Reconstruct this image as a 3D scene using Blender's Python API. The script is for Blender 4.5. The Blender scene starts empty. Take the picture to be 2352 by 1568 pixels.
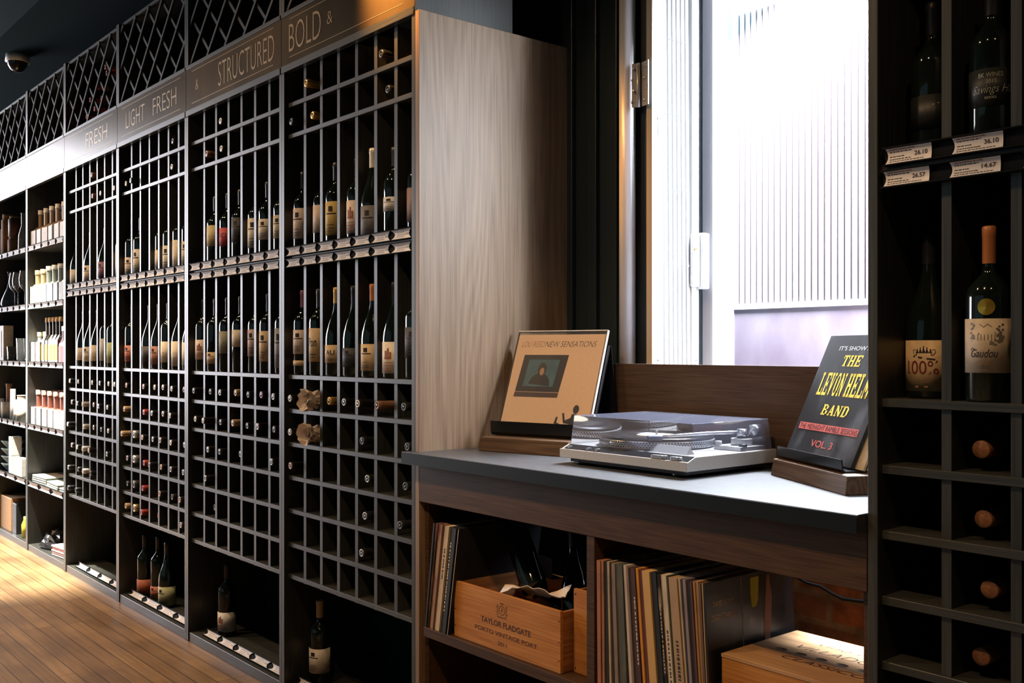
import bpy, math, random
from mathutils import Vector, Matrix
random.seed(7)
PI = math.pi
R = math.radians
scene = bpy.context.scene
COL = scene.collection

# ------------------------------------------------------------------ camera
cam_d = bpy.data.cameras.new('camera')
cam = bpy.data.objects.new('camera', cam_d)
COL.objects.link(cam)
cam.location = (0.0, -1.619, 1.19)
cam.rotation_euler = (PI/2, 0, R(50.185))
cam_d.sensor_width = 36.0
cam_d.sensor_fit = 'HORIZONTAL'
cam_d.lens = 35.403
cam_d.shift_y = 19/2352
cam_d.clip_start = 0.02
scene.camera = cam

# ------------------------------------------------------------------ world, exposure
w = bpy.data.worlds.new('sky'); scene.world = w
w.use_nodes = True
bg = w.node_tree.nodes['Background']
bg.inputs[0].default_value = (0.92, 0.95, 1.0, 1)
bg.inputs[1].default_value = 1.6
scene.view_settings.view_transform = 'Standard'
scene.view_settings.look = 'None'
scene.view_settings.exposure = 0.0
scene.view_settings.gamma = 1.0
scene.cycles.max_bounces = 8
scene.cycles.transparent_max_bounces = 12
scene.cycles.sample_clamp_indirect = 4.0
scene.cycles.caustics_reflective = False
scene.cycles.caustics_refractive = False

# ------------------------------------------------------------------ lights
def aim(o, tgt):
    d = Vector(tgt) - o.location
    o.rotation_euler = d.to_track_quat('-Z', 'Y').to_euler()
def area(name, loc, tgt, sx, sy, power, color, spread=180):
    d = bpy.data.lights.new(name, 'AREA'); d.shape = 'RECTANGLE'
    d.size = sx; d.size_y = sy; d.energy = power; d.color = color; d.spread = R(spread)
    o = bpy.data.objects.new(name, d); COL.objects.link(o); o.location = loc; aim(o, tgt); return o
def spot(name, loc, tgt, power, color, angle=60, blend=0.6, radius=0.04):
    d = bpy.data.lights.new(name, 'SPOT'); d.energy = power; d.color = color
    d.spot_size = R(angle); d.spot_blend = blend; d.shadow_soft_size = radius
    o = bpy.data.objects.new(name, d); COL.objects.link(o); o.location = loc; aim(o, tgt); return o
DAY = (0.86, 0.92, 1.0)
WARM = (1.0, 0.66, 0.36)
# open sky over the side alley: far end of it, and straight above
area('alley_sky', (0.15, 1.32, 2.95), (-2.3, 0.25, 1.9), 0.34, 2.5, 100, DAY)
area('street_sky', (-0.70, 1.25, 2.15), (-1.20, 0.12, 0.90), 0.6, 1.0, 45, DAY)
area('alley_sky_near', (-1.95, 1.10, 2.62), (-1.15, 0.10, 0.90), 0.8, 0.35, 500, DAY)
area('alley_sky_overhead', (-1.7, 1.08, 3.5), (-1.7, 1.12, 1.2), 2.6, 0.4, 90, DAY)
# added lamp in the slot behind the counter, whitens the box lid
area('slot_fill', (-1.06, 0.530, 0.80), (-1.10, 0.285, 0.57), 0.34, 0.04, 1.9, DAY, 24)
# shop front at the far end of the room
area('shopfront_daylight', (-11.6, -2.3, 2.0), (-5.0, -1.6, 1.7), 3.4, 2.9, 410, (0.94, 0.93, 1.0))
# added teal fill from behind the camera, tints the dark areas
area('teal_fill', (-3.5, -5.2, 2.0), (-3.0, 0.0, 1.2), 5.0, 2.2, 6, (0.45, 0.85, 1.0))
# warm ceiling spots over the aisle
for sx_, p_ in ((-2.3, 20), (-3.9, 22), (-5.0, 22), (-6.2, 30)):
    spot('ceiling_spot', (sx_, -1.35, 3.05), (sx_ + 0.5, -0.1, 1.3), p_*3.3, WARM, 75, 0.8, 0.03)
spot('ceiling_spot', (-6.3, -0.75, 3.05), (-6.20, -0.20, 0.0), 2700, (1.0, 0.93, 0.76), 42, 0.7, 0.04)
spot('ceiling_spot', (-4.6, -0.9, 3.05), (-4.5, -0.55, 0.0), 190, (1.0, 0.70, 0.42), 60, 0.9, 0.04)
spot('ceiling_spot', (-0.9, -1.5, 3.05), (-1.60, 0.1, 0.7), 105, (1.0, 0.62, 0.32), 50, 0.9, 0.03)
spot('ceiling_spot', (-1.6, -1.4, 3.05), (-2.15, 0.25, 1.05), 60, (1.0, 0.74, 0.48), 26, 0.8, 0.03)
spot('ceiling_spot', (0.2, -1.2, 3.05), (-0.7, 0.1, 1.2), 16, WARM, 60, 0.9, 0.02)
spot('fascia_spot', (-2.56, -0.34, 2.62), (-2.50, 0.0, 2.29), 190, (1.0, 0.42, 0.09), 44, 1.0, 0.03)
spot('fascia_spot', (-3.60, -0.30, 2.95), (-3.10, 0.0, 2.19), 9, (1.0, 0.50, 0.20), 30, 1.0, 0.02)

# ------------------------------------------------------------------ materials
MATS = {}
def mat(name, col, rough=0.5, metal=0.0, spec=0.5, coat=0.0, emit=None, estr=0.0, noise=None, alpha=None):
    """noise = (colour2, scale, detail, lo, hi, (sx,sy,sz))"""
    if name in MATS: return MATS[name]
    m = bpy.data.materials.new(name); m.use_nodes = True
    nt = m.node_tree; b = nt.nodes['Principled BSDF']
    b.inputs['Base Color'].default_value = (*col, 1)
    b.inputs['Roughness'].default_value = rough
    b.inputs['Metallic'].default_value = metal
    b.inputs['Specular IOR Level'].default_value = spec
    b.inputs['Coat Weight'].default_value = coat
    b.inputs['Coat Roughness'].default_value = 0.06
    if emit:
        b.inputs['Emission Color'].default_value = (*emit, 1)
        b.inputs['Emission Strength'].default_value = estr
    if noise:
        c2, sc, det, lo, hi, st = noise
        tc = nt.nodes.new('ShaderNodeTexCoord'); mp = nt.nodes.new('ShaderNodeMapping')
        mp.inputs['Scale'].default_value = st
        nz = nt.nodes.new('ShaderNodeTexNoise'); nz.inputs['Scale'].default_value = sc; nz.inputs['Detail'].default_value = det
        cr = nt.nodes.new('ShaderNodeValToRGB')
        cr.color_ramp.elements[0].position = lo; cr.color_ramp.elements[0].color = (*col, 1)
        cr.color_ramp.elements[1].position = hi; cr.color_ramp.elements[1].color = (*c2, 1)
        nt.links.new(tc.outputs['Object'], mp.inputs[0]); nt.links.new(mp.outputs[0], nz.inputs[0])
        nt.links.new(nz.outputs[0], cr.inputs[0]); nt.links.new(cr.outputs[0], b.inputs['Base Color'])
        bp = nt.nodes.new('ShaderNodeBump'); bp.inputs['Strength'].default_value = 0.08; bp.inputs['Distance'].default_value = 0.002
        nt.links.new(nz.outputs[0], bp.inputs['Height']); nt.links.new(bp.outputs[0], b.inputs['Normal'])
    MATS[name] = m
    return m

def wood(name, c1, c2, axis='z', rough=0.42, scale=1.0, rings=True, spec=0.5, amp=0.15):
    """veneer whose grain runs along the given axis, with cathedral figure"""
    if name in MATS: return MATS[name]
    m = bpy.data.materials.new(name); m.use_nodes = True
    nt = m.node_tree; b = nt.nodes['Principled BSDF']; N = nt.nodes.new; L = nt.links.new
    b.inputs['Roughness'].default_value = rough; b.inputs['Specular IOR Level'].default_value = spec
    tc = N('ShaderNodeTexCoord')
    def nz(st, sc, det):
        mp = N('ShaderNodeMapping'); mp.inputs['Scale'].default_value = st
        n = N('ShaderNodeTexNoise'); n.inputs['Scale'].default_value = sc; n.inputs['Detail'].default_value = det
        L(tc.outputs['Object'], mp.inputs[0]); L(mp.outputs[0], n.inputs[0]); return n
    def st(along, across):
        return {'x': (along, across, across), 'y': (across, along, across), 'z': (across, across, along)}[axis]
    fine = nz(st(6*scale, 260*scale), 1.0, 3)
    broad = nz(st(0.7*scale, 6*scale), 1.0, 1)
    # cathedral rings: sine of a stretched noise field
    mul = N('ShaderNodeMath'); mul.operation = 'MULTIPLY'; mul.inputs[1].default_value = 110.0 if rings else 8.0
    L(broad.outputs[0], mul.inputs[0])
    sn = N('ShaderNodeMath'); sn.operation = 'SINE'; L(mul.outputs[0], sn.inputs[0])
    pw = N('ShaderNodeMath'); pw.operation = 'MULTIPLY_ADD'; pw.inputs[1].default_value = amp; pw.inputs[2].default_value = 0.0
    L(sn.outputs[0], pw.inputs[0])
    ad = N('ShaderNodeMath'); ad.operation = 'ADD'; L(fine.outputs[0], ad.inputs[0]); L(pw.outputs[0], ad.inputs[1])
    cr = N('ShaderNodeValToRGB')
    cr.color_ramp.elements[0].position = 0.22; cr.color_ramp.elements[0].color = (*c1, 1)
    cr.color_ramp.elements[1].position = 0.72; cr.color_ramp.elements[1].color = (*c2, 1)
    L(ad.outputs[0], cr.inputs[0]); L(cr.outputs[0], b.inputs['Base Color'])
    bp = N('ShaderNodeBump'); bp.inputs['Strength'].default_value = 0.12; bp.inputs['Distance'].default_value = 0.001
    L(fine.outputs[0], bp.inputs['Height']); L(bp.outputs[0], b.inputs['Normal'])
    MATS[name] = m; return m

M_RACK = wood('rack_veneer', (0.026, 0.029, 0.028), (0.064, 0.064, 0.058), 'z', 0.38, 1.0, False, 0.6)
M_SHELF = wood('shelf_veneer', (0.026, 0.029, 0.028), (0.064, 0.064, 0.058), 'x', 0.38, 1.0, False, 0.6)
M_PANEL = wood('end_panel_oak', (0.18, 0.110, 0.060), (0.32, 0.215, 0.135), 'z', 0.45, 0.8, True, 0.5, 0.10)
M_APRON = wood('apron_walnut', (0.036, 0.018, 0.009), (0.098, 0.050, 0.025), 'x', 0.55, 1.3, True, 0.25, 0.05)
M_SLAT = mat('trellis_slat', (0.020, 0.021, 0.019), 0.6, spec=0.3)
M_BACK = mat('rack_back_black', (0.008, 0.028, 0.034), 0.8, spec=0.2)
M_BLACK = mat('black_paint', (0.009, 0.034, 0.042), 0.75, spec=0.2)
M_FASCIA = mat('aged_brass_fascia', (0.060, 0.046, 0.030), 0.27, 0.0, spec=0.10, noise=((0.085, 0.066, 0.042), 5, 4, 0.35, 0.7, (1, 1, 1)))
M_GOLD = mat('gold_letter', (0.30, 0.22, 0.12), 0.4, 0.4)
M_RAIL = mat('ticket_rail_plastic', (0.010, 0.012, 0.014), 0.85, spec=0.08)
M_TICKET = mat('ticket_paper', (0.78, 0.74, 0.72), 0.6, noise=((0.70, 0.66, 0.66), 30, 2, 0.4, 0.6, (1, 1, 1)))
M_INK = mat('ink', (0.03, 0.025, 0.03), 0.7)
M_FAINT = mat('faint_ticket_ink', (0.40, 0.36, 0.36), 0.7)
M_INKR = mat('red_ink', (0.35, 0.12, 0.08), 0.7)
M_GLASS = mat('dark_bottle_glass', (0.006, 0.010, 0.008), 0.07, spec=0.6)
M_GLASSG = mat('green_bottle_glass', (0.012, 0.020, 0.010), 0.07, spec=0.6)
M_WHITE = mat('white_frame_paint', (0.86, 0.87, 0.88), 0.4)
M_STEEL = mat('brushed_steel', (0.60, 0.60, 0.62), 0.32, 1.0)
M_SILVER = mat('silver_enamel', (0.56, 0.55, 0.53), 0.33, 0.35, noise=((0.50, 0.49, 0.47), 300, 2, 0.4, 0.6, (1, 1, 1)))
M_DARKPL = mat('black_plastic', (0.014, 0.015, 0.018), 0.28)
M_LEDGE = mat('black_metal_sheet', (0.012, 0.013, 0.015), 0.22, 0.2)
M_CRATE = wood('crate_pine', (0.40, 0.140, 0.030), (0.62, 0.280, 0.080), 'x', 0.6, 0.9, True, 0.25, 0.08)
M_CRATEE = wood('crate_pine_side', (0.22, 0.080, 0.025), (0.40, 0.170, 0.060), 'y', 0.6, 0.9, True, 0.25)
M_BURN = mat('burnt_print', (0.06, 0.022, 0.010), 0.7)
M_COUNTER = mat('black_laminate_top', (0.050, 0.053, 0.060), 0.36, spec=1.0, noise=((0.070, 0.073, 0.080), 40, 4, 0.4, 0.65, (1, 1, 1)))

def clear(name, tint, gloss_rough=0.03, opac=0.10, dif=(0.7, 0.75, 0.9)):
    """thin clear plastic or glass: see-through, shiny at a slant, slightly hazy"""
    if name in MATS: return MATS[name]
    m = bpy.data.materials.new(name); m.use_nodes = True
    nt = m.node_tree; N = nt.nodes.new; L = nt.links.new
    nt.nodes.remove(nt.nodes['Principled BSDF'])
    tr = N('ShaderNodeBsdfTransparent'); tr.inputs[0].default_value = (*tint, 1)
    gl = N('ShaderNodeBsdfGlossy'); gl.inputs['Roughness'].default_value = gloss_rough
    df = N('ShaderNodeBsdfDiffuse'); df.inputs[0].default_value = (*dif, 1)
    fr = N('ShaderNodeFresnel'); fr.inputs[0].default_value = 1.5
    m1 = N('ShaderNodeMixShader'); m2 = N('ShaderNodeMixShader'); m1.inputs[0].default_value = opac
    L(tr.outputs[0], m1.inputs[1]); L(df.outputs[0], m1.inputs[2])
    L(fr.outputs[0], m2.inputs[0]); L(m1.outputs[0], m2.inputs[1]); L(gl.outputs[0], m2.inputs[2])
    L(m2.outputs[0], nt.nodes['Material Output'].inputs[0])
    MATS[name] = m; return m
M_CLEAR = clear('clear_cover_plastic', (0.95, 0.96, 1.0), 0.05, 0.16, (0.66, 0.72, 1.0))
M_SLEEVE = clear('clear_record_sleeve', (0.98, 0.98, 0.98), 0.08, 0.05)
M_GLASSC = clear('clear_glass', (0.85, 0.88, 0.90), 0.02, 0.10, (0.8, 0.85, 0.9))
M_ACRYL = clear('clear_acrylic', (0.9, 0.92, 0.92), 0.03, 0.06)
def paper(r, g, b, name=None, n=0.8):
    k = name or 'paper_%d_%d_%d' % (r*100, g*100, b*100)
    return mat(k, (r, g, b), 0.65, noise=((r*n, g*n, b*n), 60, 3, 0.35, 0.7, (1, 1, 1)))
def foil(r, g, b, metal=0.0, rough=0.35):
    return mat('capsule_%d_%d_%d' % (r*100, g*100, b*100), (r, g, b), rough, metal)

# ------------------------------------------------------------------ mesh tools
class MB:
    def __init__(self): self.v = []; self.f = []; self.mi = []; self.sm = []
    def add(self, vs, fs, mi=0, smooth=False, M=None):
        k = len(self.v)
        if M is not None: vs = [M @ Vector(p) for p in vs]
        self.v += [tuple(p) for p in vs]
        for f in fs: self.f.append([i+k for i in f]); self.mi.append(mi); self.sm.append(smooth)
        return self
    def box(self, x0, x1, y0, y1, z0, z1, mi=0, M=None):
        vs = [(x, y, z) for z in (z0, z1) for y in (y0, y1) for x in (x0, x1)]
        return self.add(vs, [(0,2,3,1),(4,5,7,6),(0,1,5,4),(2,6,7,3),(0,4,6,2),(1,3,7,5)], mi, False, M)
    def lathe(self, prof, n=24, M=None, mi=0, a0=0.0, a1=2*PI, smooth=True):
        full = abs(a1-a0-2*PI) < 1e-6
        m = n if full else n+1
        vs = []; fs = []
        for i in range(m):
            a = a0 + (a1-a0)*i/n
            for r, z in prof: vs.append((r*math.cos(a), r*math.sin(a), z))
        K = len(prof)
        for i in range(n):
            j = (i+1) % m
            for k in range(K-1):
                fs.append((i*K+k, j*K+k, j*K+k+1, i*K+k+1))
        return self.add(vs, fs, mi, smooth, M)
    def prism(self, poly, z0, z1, mi=0, M=None):
        n = len(poly)
        vs = [(x, y, z0) for x, y in poly] + [(x, y, z1) for x, y in poly]
        fs = [tuple(range(n-1, -1, -1)), tuple(range(n, 2*n))] + [(i, (i+1) % n, n+(i+1) % n, n+i) for i in range(n)]
        return self.add(vs, fs, mi, False, M)
    def tube(self, pts, r, n=8, mi=0, M=None):
        pts = [Vector(p) for p in pts]; rr = r if isinstance(r, (list, tuple)) else [r]*len(pts)
        vs = []; fs = []
        for i, p in enumerate(pts):
            d = (pts[min(i+1, len(pts)-1)] - pts[max(i-1, 0)]).normalized()
            u = d.cross(Vector((0, 0, 1)))
            if u.length < 1e-3: u = d.cross(Vector((1, 0, 0)))
            u.normalize(); v = d.cross(u)
            for k in range(n):
                a = 2*PI*k/n; vs.append(p + u*math.cos(a)*rr[i] + v*math.sin(a)*rr[i])
        for i in range(len(pts)-1):
            for k in range(n):
                fs.append((i*n+k, i*n+(k+1) % n, (i+1)*n+(k+1) % n, (i+1)*n+k))
        fs.append(tuple(range(n-1, -1, -1))); fs.append(tuple((len(pts)-1)*n+k for k in range(n)))
        return self.add(vs, fs, mi, True, M)
    def bar(self, a, b, wd, th, n=(0, -1, 0), mi=0):
        a = Vector(a); b = Vector(b); n = Vector(n).normalized(); d = (b-a).normalized(); s = d.cross(n).normalized()
        vs = []
        for p in (a, b):
            for i, j in ((-1, 0), (1, 0), (1, 1), (-1, 1)): vs.append(p + s*i*wd/2 - n*j*th)
        return self.add(vs, [(0,1,2,3),(7,6,5,4),(0,4,5,1),(1,5,6,2),(2,6,7,3),(3,7,4,0)], mi)
    def mesh(self, name, mats):
        me = bpy.data.meshes.new(name)
        me.from_pydata(self.v, [], self.f)
        for m in (mats if isinstance(mats, (list, tuple)) else [mats]): me.materials.append(m)
        me.polygons.foreach_set('material_index', self.mi)
        me.polygons.foreach_set('use_smooth', self.sm)
        me.update(); return me
    def build(self, name, mats, parent=None, world=False, bevel=0.0, seg=2):
        if parent is not None and world:
            Mi = (Matrix.Translation(parent.location) @ parent.rotation_euler.to_matrix().to_4x4()).inverted()
            self.v = [tuple(Mi @ Vector(p)) for p in self.v]
        o = bpy.data.objects.new(name, self.mesh(name, mats)); COL.objects.link(o)
        if parent is not None: o.parent = parent
        if bevel:
            b = o.modifiers.new('edge', 'BEVEL'); b.width = bevel; b.segments = seg; b.limit_method = 'ANGLE'; b.angle_limit = R(40)
        return o
def tag(o, label, cat, group=None):
    o['label'] = label; o['category'] = cat
    if group: o['group'] = group
    return o
def thing(name, label, cat, loc=(0, 0, 0), rz=0.0, group=None):
    o = bpy.data.objects.new(name, None); COL.objects.link(o); o.empty_display_size = 0.05
    o.location = loc; o.rotation_euler = (0, 0, rz)
    return tag(o, label, cat, group)
def struct(name, mb, m, bevel=0, parent=None):
    o = mb.build(name, m, parent, bevel=bevel); o['kind'] = 'structure'; return o
def part(name, me, parent, label=None):
    o = bpy.data.objects.new(name, me); COL.objects.link(o); o.parent = parent
    if label: o['label'] = label
    return o

_tc = {}
def text2d(s, bold=0.0, shear=0.0):
    """flat glyph outlines of a word, height of a capital = 1, starting at x = 0"""
    k = (s, bold, shear)
    if k in _tc: return _tc[k]
    cu = bpy.data.curves.new('glyphs', 'FONT'); cu.body = s; cu.offset = bold; cu.shear = shear; cu.resolution_u = 3
    o = bpy.data.objects.new('glyphs', cu); COL.objects.link(o)
    bpy.context.view_layer.update()
    dg = bpy.context.evaluated_depsgraph_get()
    me = bpy.data.meshes.new_from_object(o.evaluated_get(dg))
    vs = [(v.co.x, v.co.y) for v in me.vertices]; fs = [tuple(p.vertices) for p in me.polygons]
    bpy.data.objects.remove(o); bpy.data.curves.remove(cu); bpy.data.meshes.remove(me)
    x0 = min(v[0] for v in vs); x1 = max(v[0] for v in vs); y0 = min(v[1] for v in vs); y1 = max(v[1] for v in vs)
    vs = [((x-x0)/(x1-x0), (y-y0)/(y1-y0)) for x, y in vs]
    _tc[k] = (vs, fs); return _tc[k]
def put_text(mb, s, fn, x0, x1, y0, y1, mi=0, bold=0.0, shear=0.0):
    """lay a word into the rectangle x0..x1, y0..y1 of the surface fn(x, y) -> point"""
    vs, fs = text2d(s, bold, shear)
    mb.add([fn(x0+(x1-x0)*u, y0+(y1-y0)*v) for u, v in vs], fs, mi)
# slab-serif capitals, drawn as strokes on a 0..1 square: (x0,y0,x1,y1,width)
T_, N_ = 0.26, 0.13
SLAB = {
 'T': [(.5,0,.5,1,T_),(0,.93,1,.93,N_),(.06,.7,.06,1,N_),(.94,.7,.94,1,N_),(.25,.06,.75,.06,N_)],
 'H': [(.2,0,.2,1,T_),(.8,0,.8,1,T_),(.2,.5,.8,.5,N_),(0,.06,.42,.06,N_),(.58,.06,1,.06,N_),(0,.94,.42,.94,N_),(.58,.94,1,.94,N_)],
 'E': [(.24,0,.24,1,T_),(0,.06,.95,.06,N_),(0,.94,.95,.94,N_),(.24,.5,.7,.5,N_),(.93,0,.93,.28,N_),(.93,.72,.93,1,N_),(.68,.36,.68,.64,N_)],
 'L': [(.26,0,.26,1,T_),(0,.06,.95,.06,N_),(0,.94,.52,.94,N_),(.93,0,.93,.32,N_)],
 'V': [(.2,.96,.5,.04,T_),(.8,.96,.5,.04,N_),(0,.94,.42,.94,N_),(.62,.94,1,.94,N_)],
 'N': [(.16,0,.16,1,N_),(.84,0,.84,1,N_),(.18,.95,.82,.06,T_),(0,.06,.34,.06,N_),(.64,.94,1,.94,N_),(0,.94,.2,.94,N_)],
 'M': [(.12,0,.12,1,N_),(.86,0,.86,1,T_),(.14,.95,.5,.3,T_),(.84,.95,.5,.3,N_),(0,.06,.28,.06,N_),(.7,.06,1,.06,N_)],
 'B': [(.22,0,.22,1,T_),(0,.06,.7,.06,N_),(0,.94,.66,.94,N_),(.22,.52,.68,.52,N_),(.82,.12,.82,.44,T_),(.78,.6,.78,.88,T_)],
 'D': [(.22,0,.22,1,T_),(0,.06,.66,.06,N_),(0,.94,.66,.94,N_),(.84,.2,.84,.8,T_),(.62,.05,.86,.25,N_),(.62,.95,.86,.75,N_)],
 'A': [(.5,.98,.16,.02,N_),(.5,.98,.84,.02,T_),(.28,.34,.72,.34,N_),(0,.06,.34,.06,N_),(.62,.06,1,.06,N_)],
 'O': [(.17,.25,.17,.75,T_),(.83,.25,.83,.75,T_),(.3,.06,.7,.06,N_),(.3,.94,.7,.94,N_),(.14,.3,.34,.06,N_),(.86,.3,.66,.06,N_),(.14,.7,.34,.94,N_),(.86,.7,.66,.94,N_)],
}
def put_slab(mb, s, fn, x0, x1, y0, y1, mi=0, slant=0.0):
    n = len(s); cw = (x1-x0)/n
    for i, ch in enumerate(s):
        for ax, ay, bx_, by_, wd in SLAB[ch]:
            P = []
            dx, dy = bx_-ax, by_-ay; ln = math.hypot(dx, dy); nx, ny = -dy/ln*wd/2, dx/ln*wd/2
            for px_, py_ in ((ax+nx, ay+ny), (ax-nx, ay-ny), (bx_-nx, by_-ny), (bx_+nx, by_+ny)):
                py_ = min(1, max(0, py_))
                P.append(fn(x0+cw*(i+0.06+px_*0.86) + slant*(py_-.5)*(y1-y0), y0+(y1-y0)*py_))
            mb.add(P, [(0, 1, 2, 3)], mi)

# ------------------------------------------------------------------ the room
WY = 0.60          # wall behind the racks
m_wallbrick = bpy.data.materials.new('brick_wall'); m_wallbrick.use_nodes = True
nt = m_wallbrick.node_tree; N = nt.nodes.new; L = nt.links.new; b = nt.nodes['Principled BSDF']
tc = N('ShaderNodeTexCoord'); mp = N('ShaderNodeMapping'); mp.inputs['Rotation'].default_value = (PI/2, 0, 0)
bt = N('ShaderNodeTexBrick'); bt.inputs['Scale'].default_value = 1.0
bt.inputs['Color1'].default_value = (0.20, 0.062, 0.030, 1); bt.inputs['Color2'].default_value = (0.10, 0.060, 0.040, 1)
bt.inputs['Mortar'].default_value = (0.15, 0.11, 0.08, 1); bt.inputs['Mortar Size'].default_value = 0.010
bt.inputs['Brick Width'].default_value = 0.19; bt.inputs['Row Height'].default_value = 0.072; bt.inputs['Mortar Smooth'].default_value = 0.3
nz = N('ShaderNodeTexNoise'); nz.inputs['Scale'].default_value = 22; nz.inputs['Detail'].default_value = 6
mx = N('ShaderNodeMixRGB'); mx.blend_type = 'MULTIPLY'; mx.inputs[0].default_value = 0.75
cr = N('ShaderNodeValToRGB'); cr.color_ramp.elements[0].position = 0.35; cr.color_ramp.elements[0].color = (0.35, 0.3, 0.3, 1)
cr.color_ramp.elements[1].position = 0.65; cr.color_ramp.elements[1].color = (1.3, 1.2, 1.1, 1)
L(tc.outputs['Object'], mp.inputs[0]); L(mp.outputs[0], bt.inputs[0]); L(tc.outputs['Object'], nz.inputs[0]); L(nz.outputs[0], cr.inputs[0])
L(bt.outputs[0], mx.inputs[1]); L(cr.outputs[0], mx.inputs[2]); L(mx.outputs[0], b.inputs['Base Color'])
bp = N('ShaderNodeBump'); bp.inputs['Strength'].default_value = 0.6; bp.inputs['Distance'].default_value = 0.006
L(mx.outputs[0], bp.inputs['Height']); L(bp.outputs[0], b.inputs['Normal']); b.inputs['Roughness'].default_value = 0.9

struct('wall_back_left', MB().box(-12, -2.10, WY, WY+.26, 0, 3.60), M_BLACK)
struct('wall_back_right', MB().box(-0.55, 2.6, WY, WY+.26, 0, 3.60), M_BLACK)
struct('wall_back_above', MB().box(-2.10, -0.55, WY, WY+.26, 2.36, 3.60), M_BLACK)
struct('wall_back_below', MB().box(-2.10, -0.55, WY, WY+.26, 0, 0.93), m_wallbrick)
# stepped mouldings on the black wall left of the window
mo = MB()
for x0, x1, d in ((-2.40, -2.33, .030), (-2.33, -2.27, .014), (-2.27, -2.23, .022), (-2.23, -2.155, .008)):
    mo.box(x0, x1, WY-d, WY+.01, 0.915, 3.10)
struct('trim_1', mo, mat('black_gloss_paint', (0.012, 0.020, 0.024), 0.35), 0.003)
struct('ceiling', MB().box(-12.2, 2.8, -5.6, WY+.26, 3.60, 3.70), mat('ceiling_black', (.004, .015, .019), .9, spec=.05))
struct('ceiling_soffit', MB().box(-12.0, -2.40, -.16, WY, 3.00, 3.60), MATS['ceiling_black'])
struct('wall_front', MB().box(-12.2, 2.8, -5.6, -5.5, 0, 3.60), mat('dark_room_wall', (0.05, 0.05, 0.05), 0.8))
struct('wall_left', MB().box(-12.2, -12.0, -5.5, WY, 0, 3.60), MATS['dark_room_wall'])
struct('wall_right', MB().box(2.6, 2.8, -5.5, WY, 0, 3.60), MATS['dark_room_wall'])

# floor: narrow hardwood strips running along the racks
mf = bpy.data.materials.new('hardwood_strips'); mf.use_nodes = True
nt = mf.node_tree; N = nt.nodes.new; L = nt.links.new; b = nt.nodes['Principled BSDF']
tc = N('ShaderNodeTexCoord')
bt = N('ShaderNodeTexBrick'); bt.inputs['Scale'].default_value = 1.0; bt.offset_frequency = 3; bt.offset = 0.37
bt.inputs['Color1'].default_value = (0.34, 0.205, 0.098, 1); bt.inputs['Color2'].default_value = (0.235, 0.135, 0.062, 1)
bt.inputs['Mortar'].default_value = (0.05, 0.025, 0.012, 1); bt.inputs['Mortar Size'].default_value = 0.0016
bt.inputs['Brick Width'].default_value = 1.15; bt.inputs['Row Height'].default_value = 0.060; bt.inputs['Bias'].default_value = -0.1
L(tc.outputs['Object'], bt.inputs[0])
mp = N('ShaderNodeMapping'); mp.inputs['Scale'].default_value = (3, 60, 3)
nz = N('ShaderNodeTexNoise'); nz.inputs['Scale'].default_value = 1.0; nz.inputs['Detail'].default_value = 5
L(tc.outputs['Object'], mp.inputs[0]); L(mp.outputs[0], nz.inputs[0])
n2 = N('ShaderNodeTexNoise'); n2.inputs['Scale'].default_value = 3.5; n2.inputs['Detail'].default_value = 3; L(tc.outputs['Object'], n2.inputs[0])
cr = N('ShaderNodeValToRGB'); cr.color_ramp.elements[0].position = 0.3; cr.color_ramp.elements[0].color = (0.68, 0.66, 0.62, 1)
cr.color_ramp.elements[1].position = 0.7; cr.color_ramp.elements[1].color = (1.1, 1.1, 1.1, 1); L(nz.outputs[0], cr.inputs[0])
mx = N('ShaderNodeMixRGB'); mx.blend_type = 'MULTIPLY'; mx.inputs[0].default_value = 1.0
L(bt.outputs[0], mx.inputs[1]); L(cr.outputs[0], mx.inputs[2])
c2 = N('ShaderNodeValToRGB'); c2.color_ramp.elements[0].position = 0.35; c2.color_ramp.elements[0].color = (0.72, 0.7, 0.68, 1)
c2.color_ramp.elements[1].position = 0.62; c2.color_ramp.elements[1].color = (1.1, 1.1, 1.1, 1); L(n2.outputs[0], c2.inputs[0])
m2 = N('ShaderNodeMixRGB'); m2.blend_type = 'MULTIPLY'; m2.inputs[0].default_value = 1.0
L(mx.outputs[0], m2.inputs[1]); L(c2.outputs[0], m2.inputs[2]); L(m2.outputs[0], b.inputs['Base Color'])
mr = N('ShaderNodeMapRange'); mr.inputs[3].default_value = 0.32; mr.inputs[4].default_value = 0.55
L(n2.outputs[0], mr.inputs[0]); L(mr.outputs[0], b.inputs['Roughness'])
bp = N('ShaderNodeBump'); bp.inputs['Strength'].default_value = 0.15; bp.inputs['Distance'].default_value = 0.002
L(bt.outputs[1], bp.inputs['Height']); bp.invert = True; L(bp.outputs[0], b.inputs['Normal'])
struct('floor', MB().box(-12.2, 2.8, -5.6, WY+.16, -0.1, 0.0), mf)

# ------------------------------------------------------------------ racks
BX = {6: (-3.187, -2.371), 5: (-4.029, -3.187), 4: (-4.860, -4.029), 3: (-5.700, -4.860), 2: (-6.455, -5.700), 1: (-7.210, -6.455), 0: (-7.965, -7.210)}
SP = 0.019
ROWZ = [0.980, 0.865, 0.750, 0.636, 0.520]
def col_x(b, c):
    a, e = BX[b] if not isinstance(b, tuple) else b
    a += SP; e -= SP; wd = (e-a)/7
    return a + wd*(c+.5), wd

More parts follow.
